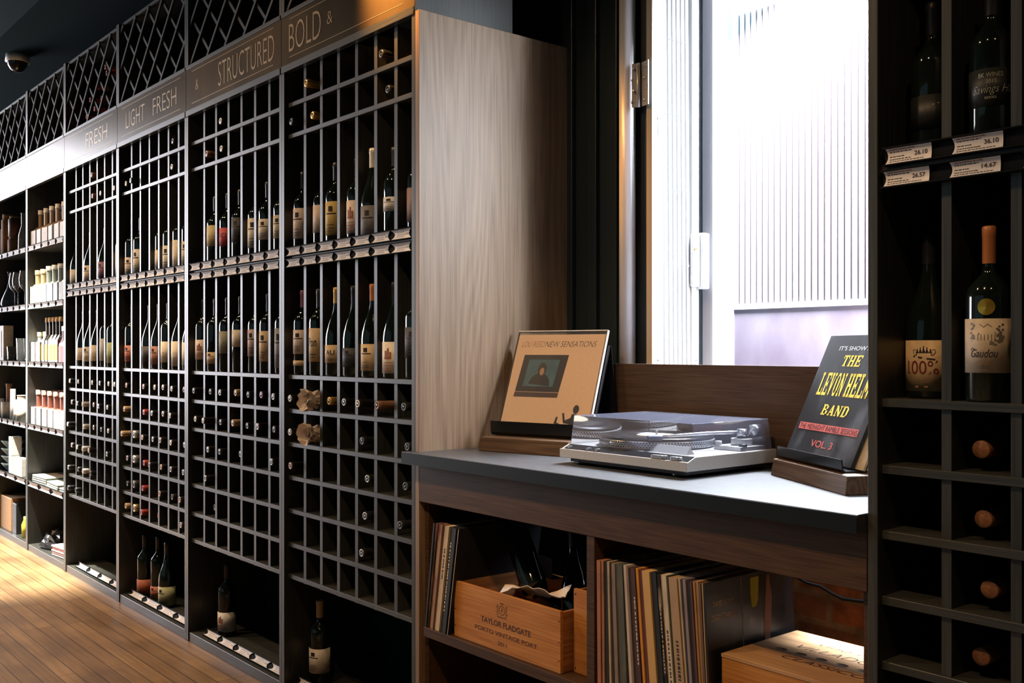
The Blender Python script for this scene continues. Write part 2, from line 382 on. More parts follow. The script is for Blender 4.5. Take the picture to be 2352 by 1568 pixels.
def ticket_mesh(wd, ht, price=None, seed=0):
    """bowed paper ticket, its two ends cut in a hollow curve, with printed lines; local: x right, y out of the rail toward -y, z up"""
    rnd = random.Random(seed)
    mb = MB(); n = 8; cur = 0.15*wd if price is None else 0.035*wd
    def edge(t): return cur*(1-(2*t-1)**2)
    vs = []; fs = []
    K = 5
    for i in range(n+1):
        t = i/n; z = ht*t; y = -0.004*(1-(2*t-1)**2)
        xl = edge(t); xr = wd-edge(t) if price is None else wd - cur*0.4*(1-(2*t-1)**2)
        for k in range(K+1): vs.append((xl+(xr-xl)*k/K, -0.0065-y, z))
    for i in range(n):
        for k in range(K): fs.append((i*(K+1)+k, i*(K+1)+k+1, (i+1)*(K+1)+k+1, (i+1)*(K+1)+k))
    mb.add(vs, fs, 0, True)
    def fn(x, z):
        t = z/ht; return (x, -0.0070+0.004*(1-(2*t-1)**2), z)
    def dash(x0, x1, z0, z1, mi):
        mb.add([fn(x0, z0), fn(x1, z0), fn(x1, z1), fn(x0, z1)], [(0, 1, 2, 3)], mi)
    if price is None:
        for z in (0.66, 0.42, 0.2):
            x = wd*0.28
            while x < wd*0.62:
                l = wd*rnd.uniform(.03, .09); dash(x, x+l, ht*z, ht*(z+.10), 2 if z > .6 else 1); x += l*1.4
        dash(wd*.70, wd*.84, ht*.40, ht*.62, 1)
    else:
        put_text(mb, price, fn, wd*.62, wd*.90, ht*.36, ht*.66, 1, 0.02)
        for z, hh, e in ((.86, .07, .62), (.72, .06, .55), (.42, .06, .34), (.24, .06, .5), (.1, .05, .8)):
            x = wd*.08
            while x < wd*e:
                l = wd*rnd.uniform(.02, .06); dash(x, x+l, ht*z, ht*(z+hh), 2 if z > .8 else 1); x += l*1.35
    return mb.mesh('price_ticket', [M_TICKET, M_INK if price else M_FAINT, M_INKR if price else M_FAINT])
TMESH = {}
def rail(parent, x0, x1, z0, z1, y=-0.002, n=7, tilt=0.0, prices=None, off=0.35, blank=None):
    """shelf-edge ticket rail with paper tickets; coordinates in the world, parent is the rack"""
    ht = z1-z0; px, py, pz = parent.location
    mb = MB()
    mb.box(0, x1-x0, 0, 0.003, 0, ht)
    mb.box(0, x1-x0, -0.010, 0.0, 0, 0.0022); mb.box(0, x1-x0, -0.010, 0.0, ht-0.0022, ht)
    o = mb.build('ticket_rail', M_RAIL, parent); o.location = (x0-px, y-py, z0-pz); o.rotation_euler = (tilt, 0, 0)
    pw = (x1-x0)/n
    if prices:
        for i, p in enumerate(prices):
            t = part('price_ticket', ticket_mesh(0.083, ht-.006, p, i), o)
            t.location = (0.004+i*0.1185, 0, 0.003)
        return o
    for i in range(n):
        if blank and i in blank: continue
        k = (round(pw, 3), round(ht, 3), i % 3)
        if k not in TMESH: TMESH[k] = ticket_mesh(pw*0.955, ht-.005, None, i % 3)
        t = part('price_ticket', TMESH[k], o); t.location = (i*pw + pw*0.04, 0, 0.0025)
    return o

def lattice(x0, x1, z0, z1, y, front=True):
    mb = MB(); H = z1-z0; Wd = x1-x0; s = 0.166
    for layer, sg in (((0, 1), (1, -1)) if front else ((2, 1), (3, -1))):
        yy = y + (0.008*layer if layer < 2 else 0.24 + 0.008*(layer-2))
        k = -6
        while k < 14:
            # line x = a + sg*(z)   clipped to the opening
            a = x0 + (k+0.5*(layer > 1))*s + (0 if sg > 0 else H)
            ts = []
            za, zb = 0.0, H
            if sg > 0: lo, hi = x0-a, x1-a
            else: lo, hi = a-x1, a-x0
            za = max(za, lo); zb = min(zb, hi)
            if zb-za > 0.01:
                mb.bar((a+sg*za, yy, z0+za), (a+sg*zb, yy, z0+zb), 0.013 if layer < 2 else 0.010, 0.007)
            k += 1
    return mb

def carcass(b, name, label, header=None, xr=None, depth=0.36, wine=True, cat='wine rack'):
    x0, x1 = BX[b] if xr is None else xr
    t = thing(name, label, cat, ((x0+x1)/2, 0.18, 0.0))
    for a, c in ((x0, x0+SP), (x1-SP, x1)):
        MB().box(a, c, 0, depth, 0, 2.73).build('side_panel', M_RACK, t, True, 0.0012, 1)
    MB().box(x0+SP, x1-SP, depth-.012, depth-.001, 0.03, 2.72).build('back_panel', M_BACK, t, True)
    MB().box(x0+SP, x1-SP, 0.004, depth-.012, 0.0, 0.036).build('base_shelf', M_SHELF, t, True, 0.001, 1)
    MB().box(x0+SP, x1-SP, 0.012, depth-.012, 2.715, 2.73).build('top_board', M_SHELF, t, True)
    # fascia and its two mouldings
    h = MB().box(x0+.002, x1-.002, -0.001, 0.018, 2.166, 2.336).build('fascia', M_FASCIA, t, True)
    mm = MB().box(x0+.004, x1-.004, -0.005, 0.018, 2.143, 2.166).box(x0+.004, x1-.004, -0.005, 0.018, 2.334, 2.348)
    mm.build('moulding', M_SHELF, t, True, 0.001, 1)
    if header:
        mb = MB()
        fn = lambda X, Z: (X, -0.0018, Z)
        for s, a, c, z0, z1 in header: put_text(mb, s, fn, a, c, z0, z1, 0, -0.012)
        mb.box(x0+.06, x1-.06, -0.0018, -0.001, 2.187, 2.189).box(x0+.06, x1-.06, -0.0018, -0.001, 2.317, 2.319)
        mb.build('lettering', M_GOLD, t, True)
    lattice(x0+SP, x1-SP, 2.348, 2.715, 0.006).build('trellis', M_SLAT, t, True)
    lattice(x0+SP, x1-SP, 2.348, 2.715, 0.006, False).build('rear_trellis', M_SLAT, t, True)
    if wine:
        zs = [2.032, 1.924, 1.505] + [1.097] + ROWZ + [0.411]
        for z in zs:
            th = 0.0075 if z != 1.505 else 0.006
            MB().box(x0+SP, x1-SP, 0.014, depth-.012, z-th, z+th).build('shelf', M_SHELF, t, True, 0.001, 1)
        cx, wd = col_x((x0, x1), 0)
        for i in range(1, 7):
            X = x0+SP+wd*i
            for za, zb in ((0.4185, 1.0895), (1.1045, 1.499), (1.511, 1.9165), (1.9315, 2.0245), (2.0395, 2.143)):
                pass
            MB().box(X-.0085, X+.0085, 0.020, depth-.013, 0.4, 1.499).build('divider', M_RACK, t, True)
            MB().box(X-.0085, X+.0085, 0.020, depth-.013, 1.511, 2.143).build('divider', M_RACK, t, True)
    return t

FIRST = carcass(3, 'wine_rack', 'dark wine rack with red bottle tops behind its trellis, right of the gift shelves',
    [('FRESH', -5.33, -5.00, 2.215, 2.290)])
LIGHT = carcass(4, 'wine_rack', 'dark wine rack whose fascia reads LIGHT FRESH',
    [('LIGHT', -4.74, -4.50, 2.215, 2.290), ('FRESH', -4.40, -4.13, 2.215, 2.290)])
STRUC = carcass(5, 'wine_rack', 'dark wine rack whose fascia reads STRUCTURED',
    [('STRUCTURED', -3.71, -3.24, 2.205, 2.298), ('&', -3.93, -3.90, 2.235, 2.275)])
BOLD = carcass(6, 'wine_rack', 'dark wine rack whose fascia reads BOLD, beside the tall pale wood panel',
    [('BOLD', -3.13, -2.91, 2.205, 2.300), ('&', -2.87, -2.835, 2.235, 2.275)])
RK = {3: FIRST, 4: LIGHT, 5: STRUC, 6: BOLD}
# the tall end panel belongs to the last rack
MB().box(-2.371, -2.352, 0, 0.598, 0, 2.152).build('end_panel', M_PANEL, BOLD, True, 0.001, 1)['label'] = 'tall pale grained wood end panel'
for b_ in (3, 4, 5, 6):
    x0, x1 = BX[b_]
    rail(RK[b_], x0+SP+.004, x1-SP-.004, 1.509, 1.541, 0.008)
    rail(RK[b_], x0+SP+.004, x1-SP-.004, 1.471, 1.502, 0.008)
rail(FIRST, -5.60, -4.885, 0.036, 0.066, 0.030, 4, R(-42), blank=(9,))
rail(LIGHT, -4.80, -4.055, 0.036, 0.066, 0.030, 4, R(-42))
rail(STRUC, -3.93, -3.21, 0.036, 0.066, 0.030, 5, R(-42))
rail(BOLD, -3.15, -2.45, 0.036, 0.066, 0.030, 5, R(-42))
# right-hand rack past the counter
RXR = (-0.9626, -0.1266)
RIGHT = carcass(None, 'wine_rack', 'dark wine rack right of the record counter, its prices in large print', None, RXR)
rail(RIGHT, RXR[0]+SP+.010, RXR[1]-SP-.004, 1.509, 1.541, 0.008, prices=['26.10', '36.10', '31.50', '24.90'])
rail(RIGHT, RXR[0]+SP+.006, RXR[1]-SP-.004, 1.471, 1.502, 0.008, prices=['26.57', '14.67', '22.30', '19.80'])

# gift shelves at the far left
LZ = [1.803, 1.462, 1.122, 0.755, 0.418]
def gift(b, label):
    x0, x1 = BX[b]
    t = carcass(b, 'display_shelf', label, None, wine=False, cat='display shelf')
    for z in LZ:
        MB().box(x0+SP, x1-SP, 0.006, 0.348, z-.030, z-.012).build('shelf', M_SHELF, t, True, 0.001, 1)
        rail(t, x0+SP+.002, x1-SP-.002, z-.034, z, 0.004, 5 if z > .5 else 3)
    return t
G2 = gift(2, 'open display shelf of white-labelled bottles, left neighbour of the trellised wine racks')
G1 = gift(1, 'open display shelf of jars, glasses and a carafe at the left edge')

# ------------------------------------------------------------------ bottles
PROF = {
 'bordeaux': [(0,0),(.033,0),(.036,.004),(.036,.178),(.0335,.190),(.025,.203),(.0150,.214),(.0120,.228),(.0114,.272),(.0124,.273),(.0124,.286),(.010,.287),(0,.287)],
 'burgundy': [(0,0),(.036,0),(.039,.004),(.039,.118),(.037,.138),(.030,.165),(.022,.188),(.0150,.210),(.0122,.235),(.0116,.272),(.0126,.273),(.0126,.286),(.010,.287),(0,.287)],
 'champagne': [(0,0),(.038,0),(.043,.005),(.043,.125),(.040,.150),(.031,.182),(.022,.212),(.0155,.240),(.0148,.270),(.0165,.272),(.0165,.292),(.013,.300),(0,.300)],
}
PROF['slim'] = [(0,0),(.033,0),(.036,.004),(.036,.170),(.0335,.184),(.022,.199),(.0120,.210),(.0098,.222),(.0096,.272),(.0106,.273),(.0106,.286),(.009,.287),(0,.287)]
ENDR = {'slim': (.0106, .0110, .226, .288), 'bordeaux': (.0126, .0133, .230, .288), 'burgundy': (.0130, .0136, .236, .288), 'champagne': (.0172, .0180, .240, .301)}
RAD = {'slim': .036, 'bordeaux': .036, 'burgundy': .039, 'champagne': .043}
ME_BODY = {}
for k, pr in PROF.items():
    ME_BODY[k] = MB().lathe(pr, 28).mesh('glass_body', M_GLASS)
_cap = {}
def cap_mesh(kind, m, short=False, endonly=False):
    k = (kind, m.name, short, endonly)
    if k not in _cap:
        r0, r1, z0, z1 = ENDR[kind]
        if short: z0 = z1-.030
        mb = MB()
        if endonly: mb.lathe([(r0, z0), (r0, z1-.018), (r1, z1-.016), (r1, z1-.004), (r1-.001, z1-.002)], 20); mb.lathe([(r1-.001, z1-.002), (r1-.002, z1), (r1-.005, z1), (r1-.006, z1-.0015), (.004, z1-.0015), (.003, z1-.0005), (0, z1-.0005)], 20, None, 1)
        else: mb.lathe([(r0, z0), (r0, z1-.018), (r1, z1-.016), (r1, z1-.002), (r1-.002, z1), (r1-.005, z1), (r1-.006, z1-.0015), (.004, z1-.0015), (.003, z1-.0005), (0, z1-.0005)], 20)
        _cap[k] = mb.mesh('capsule', [CAPM['k'], m] if endonly else m)
    return _cap[k]
_lab = {}
def label_mesh(kind, z0, z1, m, deco=None, m2=None, ang=115):
    k = (kind, z0, z1, m.name, deco, ang)
    if k in _lab: return _lab[k]
    r = RAD[kind] + .0006
    mb = MB(); a0 = -PI/2 - R(ang); a1 = -PI/2 + R(ang)
    mb.lathe([(r-.0008, z0), (r, z0), (r, z1), (r-.0008, z1)], 24, None, 0, a0, a1)
    H = z1-z0
    def fn(s, z): a = -PI/2 + s/r; return ((r+.0004)*math.cos(a), (r+.0004)*math.sin(a), z0+z)
    def q(s0, s1, u0, u1, mi=1):
        n = 4
        for i in range(n):
            a, c = s0+(s1-s0)*i/n, s0+(s1-s0)*(i+1)/n
            mb.add([fn(a, H*u0), fn(c, H*u0), fn(c, H*u1), fn(a, H*u1)], [(0, 1, 2, 3)], mi)
    rnd = random.Random(hash(k[:3]) if False else int(z0*1e4+z1*1e3))
    if deco == 'lines':
        for u in (.12, .2, .3): q(-.014*rnd.uniform(.6, 1.2), .014*rnd.uniform(.6, 1.2), u, u+.02)
        q(-.02, .02, .62, .66)
        q(-.008, .008, .7, .86)
    elif deco == 'band':
        q(-.05, .05, .45, .5)
    elif deco == 'house':
        q(-.014, .012, .45, .52); q(-.012, -.004, .52, .72); q(-.002, .004, .52, .80); q(.006, .012, .52, .68); q(-.016, .015, .33, .35); q(-.02, .02, .24, .27); q(-.012, .012, .1, .14)
    elif deco == 'stripe':
        q(-.045, .045, .0, .35)
    elif deco and deco.startswith('t:'):
        put_text(mb, deco[2:], fn, -.018, .018, H*.45, H*.72, 1, 0.01); q(-.016, .016, .2, .225); q(-.012, .012, .12, .14)
    _lab[k] = mb.mesh('paper_label', [m, m2 or M_INK]); return _lab[k]

CAPM = {'w': foil(.80,.80,.82), 'W': foil(.84,.84,.86), 'g': foil(.34,.36,.38,.6), 'm': foil(.46,.38,.42,.3), 'p': foil(.66,.43,.38), 'c': foil(.60,.42,.25),
        'r': foil(.42,.06,.05), 'd': foil(.06,.07,.08,.3), 'b': foil(.26,.13,.08), 'u': foil(.32,.14,.26), 'y': foil(.74,.46,.12,.5),
        'S': foil(.70,.70,.70,.8), 'G': foil(.66,.52,.28,.8), 'D': foil(.10,.10,.10,.6), 'o': foil(.60,.22,.07), 'k': foil(.015,.015,.018), 'K': foil(.82,.74,.58,.2)}
CAPN = {'w': 'white-capped', 'W': 'glossy white-capped', 'g': 'grey-capped', 'm': 'mauve-capped', 'p': 'pink-capped', 'c': 'cork-tan topped', 'r': 'dark red-capped',
        'd': 'dim grey-capped', 'b': 'brown-capped', 'u': 'purple-capped', 'y': 'gold-capped', 'S': 'silver-foiled', 'G': 'gold-foiled', 'D': 'black-foiled', 'o': 'orange-capped'}
RN = {3: 'left-end trellis rack', 4: 'LIGHT FRESH rack', 5: 'STRUCTURED rack', 6: 'BOLD rack'}
RN_SHORT = {3: 'leftmost wine rack', 4: 'LIGHT FRESH rack', 5: 'STRUCTURED rack', 6: 'BOLD rack'}
NUM = ['first', 'second', 'third', 'fourth', 'fifth', 'sixth', 'seventh']
FLOORZ = [0.9875, 0.8725, 0.7575, 0.6435, 0.5275, 0.4185, 2.0395, 1.9315]
def lie(b, row, c, j, yend, k):
    """a bottle lying with its neck to the room"""
    X, wd = col_x(b, c)
    kind = 'champagne' if k in 'SGD' else ('burgundy' if k in 'cmu' else 'bordeaux')
    r = RAD[kind]; lim = wd/2-.0087-r-.0005
    j = max(-lim, min(lim, j)); hgt = PROF[kind][-1][1]
    cn = ['one', 'two', 'three', 'four', 'five', 'six', 'seven'][c]
    where = ('row %s, column %s, lower grid' % (['one', 'two', 'three', 'four', 'five', 'six'][row], cn)) if row < 6 else ('%s row under the fascia, column %s' % ('top' if row == 6 else 'second', cn))
    t = thing('wine_bottle', '%s bottle lying in %s, %s' % (CAPN[k], where, RN_SHORT[b]), 'wine bottle',
              (X+j, yend+hgt, FLOORZ[row]+r+.0008), 0, 'bottles lying in the cells')
    t.rotation_euler = (PI/2, 0, 0)
    part('glass_body', ME_BODY[kind], t); part('capsule', cap_mesh(kind, CAPM[k], endonly=k in 'wgmpdu'), t)
    return t
def cap_tab(b, ox, sc, rows):
    pass
LYING = [(3,0,0,-0.013,0.008,'w'), (3,0,1,0.004,0.012,'w'), (3,0,3,0.004,0.012,'w'), (3,0,4,0.007,0.012,'g'), (3,0,5,0.013,0.016,'w'), (3,0,6,-0.005,0.012,'w'), (3,1,0,0.01,0.012,'m'), (3,1,1,-0.01,0.012,'g'), (3,1,2,-0.01,0.004,'W'), (3,1,3,0.008,0.018,'m'), (3,1,4,-0.011,0.012,'g'), (3,1,5,0.006,0.012,'w'), (3,2,0,-0.008,-0.004,'w'), (3,2,2,-0.008,0.008,'W'), (3,2,3,0.008,0.018,'m'), (3,2,4,0.011,0.018,'d'), (3,2,5,0.013,0.014,'w'), (3,3,0,0.01,0.012,'m'), (3,3,1,-0.007,0.01,'w'), (3,3,2,-0.01,0.004,'W'), (3,3,3,-0.013,0,'w'), (3,3,5,-0.001,0.012,'g'), (3,4,0,-0.01,0,'g'), (3,4,1,0.004,0.012,'d'), (3,4,2,-0.011,0.006,'W'), (3,4,3,-0.009,0.008,'d'), (3,5,0,-0.009,-0.002,'d'), (3,5,1,-0.009,0.004,'d'), (4,0,0,0.008,0.012,'p'), (4,0,2,0.005,0.012,'p'), (4,0,3,0.013,0.018,'w'), (4,0,4,0.009,0.014,'m'), (4,0,5,-0.002,0.012,'w'), (4,0,6,0.011,0.016,'b'), (4,1,0,-0.012,0.008,'c'), (4,1,2,0.009,0.012,'r'), (4,1,3,-0.006,0.012,'g'), (4,1,4,0.012,0.014,'m'), (4,1,5,-0.011,0.008,'w'), (4,2,0,-0.013,-0.004,'c'), (4,2,1,-0.004,0.012,'S'), (4,2,2,-0.01,0.012,'p'), (4,2,3,0.006,0.012,'g'), (4,2,4,-0.009,0.008,'m'), (4,2,5,-0.012,0.012,'w'), (4,2,6,0.01,0.018,'g'), (4,3,0,0.012,0.016,'m'), (4,3,1,-0.004,0.012,'S'), (4,3,2,0.012,0.012,'r'), (4,3,3,-0.009,0.002,'g'), (4,3,4,-0.009,0.012,'p'), (4,3,5,-0.012,0.012,'g'), (4,3,6,0.012,0.012,'g'), (4,4,0,0.012,0.016,'d'), (4,4,1,-0.012,0.012,'D'), (4,4,2,-0.005,0.012,'r'), (4,4,4,-0.013,0.006,'p'), (4,4,5,0.005,0.012,'d'), (4,4,6,-0.01,0.006,'p'), (4,5,0,0,0.012,'c'), (4,5,1,0,0.012,'G'), (4,5,2,-0.009,0.008,'r'), (4,5,3,0.009,0.036,'r'), (4,5,6,-0.012,0.01,'m'), (5,0,0,-0.01,0.004,'d'), (5,0,1,0.011,0.016,'d'), (5,0,2,-0.004,0.012,'g'), (5,0,3,0.012,0.018,'c'), (5,0,4,0.013,0.014,'d'), (5,0,5,0.012,0.012,'u'), (5,0,6,-0.012,0.012,'g'), (5,1,0,-0.009,0.01,'w'), (5,1,1,-0.013,-0.004,'w'), (5,1,2,0.002,0.012,'d'), (5,1,3,-0.003,0.012,'c'), (5,1,4,0.009,0.012,'d'), (5,1,5,-0.013,0.006,'m'), (5,1,6,-0.005,0.012,'d'), (5,2,1,-0.004,0.012,'g'), (5,2,2,-0.007,0.012,'d'), (5,2,3,0.012,0.036,'g'), (5,2,6,-0.01,0.004,'g'), (5,3,1,-0.01,0.004,'g'), (5,3,0,0.013,0.074,'g'), (5,4,1,0.012,0.034,'d'), (6,0,0,-0.011,-0.002,'w'), (6,0,2,0.009,0.012,'y'), (6,0,3,-0.008,0.012,'g'), (6,0,4,-0.012,-0.004,'w'), (6,0,5,-0.012,-0.004,'b'), (6,0,6,-0.002,0.012,'d'), (6,1,0,-0.011,-0.002,'w'), (6,1,4,-0.01,0.012,'d'), (6,1,6,0.01,0.016,'d'), (6,2,0,-0.011,0,'p'), (6,2,4,0.011,0.018,'g'), (6,2,6,0.006,0.012,'d'), (6,3,4,0.006,0.012,'g'), (6,3,6,-0.01,0.004,'d'), (6,4,4,-0.012,0.01,'g'), (3,6,3,-0.004,0.012,'b'), (3,7,3,0.007,0.012,'b'), (3,7,4,0.011,0.014,'w'), (3,7,6,-0.013,0.012,'w'), (4,6,0,0.008,0.038,'d'), (4,6,5,0.01,0.012,'d'), (4,7,0,0.003,0.012,'w'), (4,7,1,-0.008,-0.002,'g'), (4,7,5,0,0.012,'w'), (5,6,2,0.001,0.012,'w'), (5,7,1,-0.012,0.01,'b'), (5,7,2,0.008,0.012,'w'), (6,6,1,-0.008,-0.002,'y'), (6,6,5,-0.009,0.01,'d'), (6,7,0,-0.009,0.002,'d'), (6,7,1,0.01,0.012,'y'), (6,7,5,0.009,0.022,'d')]
for a in LYING: lie(*a)
# two bottles wrapped in crumpled paper
def wrapped(b, row, c, label, seed):
    X, wd = col_x(b, c); rnd = random.Random(seed)
    t = thing('wrapped_bottle', label, 'wine bottle', (X, 0.30, FLOORZ[row]+.0375), 0)
    t.rotation_euler = (PI/2, 0, 0)
    part('glass_body', ME_BODY['bordeaux'], t)
    mb = MB(); n = 18; rings = 11; vs = []; fs = []
    for i in range(rings):
        z = .205 + .115*i/(rings-1); base = .030 - .012*abs(i-3)/6 + (.006*(i-7) if i > 7 else 0)
        for k in range(n):
            a = 2*PI*k/n; rr = base*(1+.30*rnd.uniform(-1, 1)) + (.010*max(0, math.sin(a*2+seed)) if i > 6 else 0)
            vs.append((min(.046, rr)*math.cos(a), min(.040, rr)*math.sin(a), z+.010*rnd.uniform(-1, 1)))
    for i in range(rings-1):
        for k in range(n): fs.append((i*n+k, i*n+(k+1) % n, (i+1)*n+(k+1) % n, (i+1)*n+k))
    mb.add(vs, fs, 0, False)
    mb.build('paper_wrap', paper(.92, .78, .66, 'crumpled_tissue', .9), t)
wrapped(6, 0, 1, 'wine bottle wrapped in crumpled peach paper, upper of two in the BOLD rack', 3)
wrapped(6, 1, 1, 'wine bottle wrapped in crumpled peach paper, lower of two in the BOLD rack', 8)
# red-topped bottles behind the trellis
red = foil(.62, .13, .07)
for i, (x, z) in enumerate(((-5.21, 2.585), (-5.36, 2.545), (-5.47, 2.500), (-5.29, 2.475), (-5.40, 2.440), (-5.53, 2.420), (-5.36, 2.385), (-5.48, 2.375), (-5.23, 2.620))):
    t = thing('wine_bottle', 'red-topped wine bottle behind the trellis, %s of nine counted from the highest' % ['second','third','fourth','fifth','sixth','seventh','eighth','lowest','first'][i],
              'wine bottle', (x, 0.062+.287, z), 0, 'red-topped bottles behind the trellis')
    t.rotation_euler = (PI/2, 0, 0)
    part('glass_body', ME_BODY['bordeaux'], t); part('capsule', cap_mesh('bordeaux', red), t)

# standing bottles: (column, depth, shape, label z0, z1, paper, deco, capsule, words)
CREAM = (.88, .79, .66); PINKC = (.88, .72, .62); TAN = (.84, .62, .37); MUST = (.72, .53, .17); GRN = (.36, .36, .27); DKL = (.05, .05, .06)
REDL = (.62, .06, .07); LIL = (.34, .16, .24); WHT = (.80, .78, .76)
def stand(b, fz, zone, rows):
    for c, y, kind, z0, z1, colr, deco, cap, words in rows:
        X, wd = col_x(b, c)
        t = thing('wine_bottle', '%s, %s, column %s, %s' % (words, zone, ['one','two','three','four','five','six','seven'][c], RN_SHORT.get(b)), 'wine bottle',
                  (X, max(y, RAD[kind]+.008), fz), 0, 'bottles standing on the display shelves')
        t.rotation_euler.z = R(random.uniform(14, 30))
        part('glass_body', ME_BODY[kind], t)
        part('capsule', cap_mesh(kind, CAPM[cap]), t)
        if colr: part('paper_label', label_mesh(kind, z0, z1, paper(*colr), deco, M_INKR if deco in ('house', 'r') else None), t)
        if 'neck disc' in words: part('neck_label', label_mesh(kind, .030, .048, paper(*TAN)), t)
UZ, LZ_ = 1.5115, 1.1055
US, LS = 'upper shelf', 'lower shelf'
bo, bu, ch = 'bordeaux', 'burgundy', 'champagne'
stand(6, UZ, US, [
 (0,.046,bo,.056,.160,PINKC,'lines','k','Bordeaux bottle with tall pinkish label'), (1,.061,bo,.068,.160,PINKC,None,'k','bottle with plain pink label'),
 (2,.046,bo,.048,.158,MUST,'lines','k','bottle with mustard yellow label'), (3,.059,bo,.045,.150,PINKC,'house','k','bottle with pink-cream pictured label'),
 (4,.052,ch,.015,.120,(.16,.16,.17),'lines','K','tall sparkling wine bottle with cream foil'), (5,.055,bo,.092,.135,WHT,'lines','d','ribbed dark bottle with small white label'),
 (6,.065,bo,.050,.150,(.30,.20,.17),None,'k','dark bottle with narrow brown label')])
stand(6, LZ_, LS, [
 (0,.046,bo,.070,.152,PINKC,'lines','u','bottle with pink label and neck disc below'), (1,.046,bo,.045,.156,TAN,'t:Pon','d','bottle with tall tan label'),
 (2,.048,bu,.042,.100,TAN,'t:AU','y','gold-capped bottle lettered AU'), (3,.048,bu,.03,.09,DKL,'lines','k','unlabelled-looking black bottle'),
 (4,.048,bu,.020,.102,TAN,'lines','o','orange-capped bottle with big tan label'), (5,.055,bu,.014,.108,CREAM,'house','k','bottle whose cream label shows a red house'),
 (6,.058,bo,.060,.150,DKL,'lines','k','black-labelled bottle')])
stand(5, UZ, US, [
 (1,.046,bo,.088,.170,(.74,.62,.34),'band','k','bottle with yellow and cream label'), (2,.048,bo,.080,.150,REDL,'t:ACI','k','bottle with bright red label'),
 (3,.046,bo,.085,.178,DKL,'lines','k','bottle with dark label and red spot'), (4,.058,bo,.055,.165,CREAM,'lines','k','bottle with long cream label'),
 (5,.046,bo,.075,.150,CREAM,'lines','k','bottle with square cream label'), (6,.047,bo,.070,.152,(.72,.62,.42),'lines','k','bottle with cream and ochre label')])
stand(5, LZ_, LS, [
 (0,.046,bo,.045,.125,PINKC,'house','k','bottle whose pink label has red dots'), (1,.046,bo,.030,.075,TAN,'lines','k','bottle with low tan label'),
 (2,.046,bo,.070,.156,GRN,'band','k','bottle with greenish grey label'), (3,.048,bo,.095,.160,CREAM,None,'k','bottle with small cream label'),
 (4,.058,bo,.060,.160,(.66,.46,.42),'lines','k','bottle with salmon label'), (5,.049,bo,.042,.152,TAN,'lines','k','bottle with tall tan label'),
 (6,.052,bo,.020,.160,(.30,.30,.30),'lines','k','bottle with patterned grey label')])
stand(4, UZ, US, [
 (0,.047,bo,.030,.110,PINKC,'lines','k','bottle with pinkish label'), (1,.046,bo,.030,.140,CREAM,'lines','k','bottle with large cream label'),
 (3,.063,bo,.040,.120,PINKC,None,'k','bottle with only a sliver of pink label showing'), (4,.055,bo,.025,.130,CREAM,'lines','k','bottle with plain cream label'),
 (5,.054,bo,.020,.145,CREAM,'stripe','k','bottle with striped cream label'), (6,.049,bo,.035,.130,(.74,.68,.50),'lines','k','bottle with yellowish label')])
stand(4, LZ_, LS, [
 (0,.046,bo,.030,.105,(.64,.22,.14),'lines','k','bottle with red-orange label'), (2,.046,bu,.03,.10,DKL,None,'k','dark bottle without visible paper'),
 (3,.047,bu,.020,.100,(.42,.20,.14),'lines','k','bottle with brownish red label'), (4,.046,bo,.030,.120,CREAM,'band','k','bottle with cream label and red patch'),
 (5,.052,bu,.015,.120,CREAM,'stripe','k','bottle with slashed cream label'), (6,.054,bu,.020,.115,CREAM,None,'k','bottle with bare cream label')])
stand(3, UZ, US, [
 (0,.046,bu,.025,.105,CREAM,None,'k','bottle with cream label'), (2,.046,bu,.030,.112,PINKC,'lines','k','bottle with peach label'),
 (4,.046,bu,.035,.115,LIL,'lines','k','bottle with purple label'), (6,.053,bo,.030,.150,WHT,None,'k','bottle with white label')])
stand(3, LZ_, LS, [
 (1,.046,bu,.030,.095,CREAM,None,'k','bottle with cream label'), (2,.046,bu,.025,.100,CREAM,'lines','k','bottle with printed cream label'),
 (3,.046,bu,.028,.108,CREAM,'band','k','bottle with banded cream label'), (4,.052,bo,.030,.140,(.6,.6,.6),None,'k','bottle with grey label'),
 (5,.049,bo,.020,.120,(.55,.62,.38),'stripe','k','bottle with greenish white label')])
# bottles in the open bottom bays
for (x, y, kind, z0, z1, colr, deco, cap, lb) in (
   (-3.215, .0, None, 0, 0, None, None, None, None),
   (-3.10, .100, bo, .045, .128, CREAM, 'lines', 'c', 'lone bottle with buff label standing on the bottom shelf of the BOLD rack'),
   (-3.87, .105, bo, .020, .098, WHT, 'house', 'k', 'bottle with heart on its white label, bottom shelf of the STRUCTURED rack'),
   (-4.47, .090, bu, .012, .095, (.42,.44,.26), 'lines', 'k', 'bottle with olive label on the bottom shelf of the LIGHT FRESH rack'),
   (-4.72, .080, bo, .020, .085, (.45,.13,.07), None, 'k', 'red-labelled bottle in bottom LIGHT FRESH bay, nearer its left post'),
   (-4.63, .110, bo, .010, .065, (.50,.16,.09), 'lines', 'k', 'rust-labelled bottle in bottom LIGHT FRESH bay, nearer the olive one')):
    if not kind: continue
    t = thing('wine_bottle', lb, 'wine bottle', (x, y, .0365), R(20))
    part('glass_body', ME_BODY[kind], t); part('capsule', cap_mesh(kind, CAPM[cap]), t)
    part('paper_label', label_mesh(kind, z0, z1, paper(*colr), deco, M_INKR if deco == 'house' else None), t)

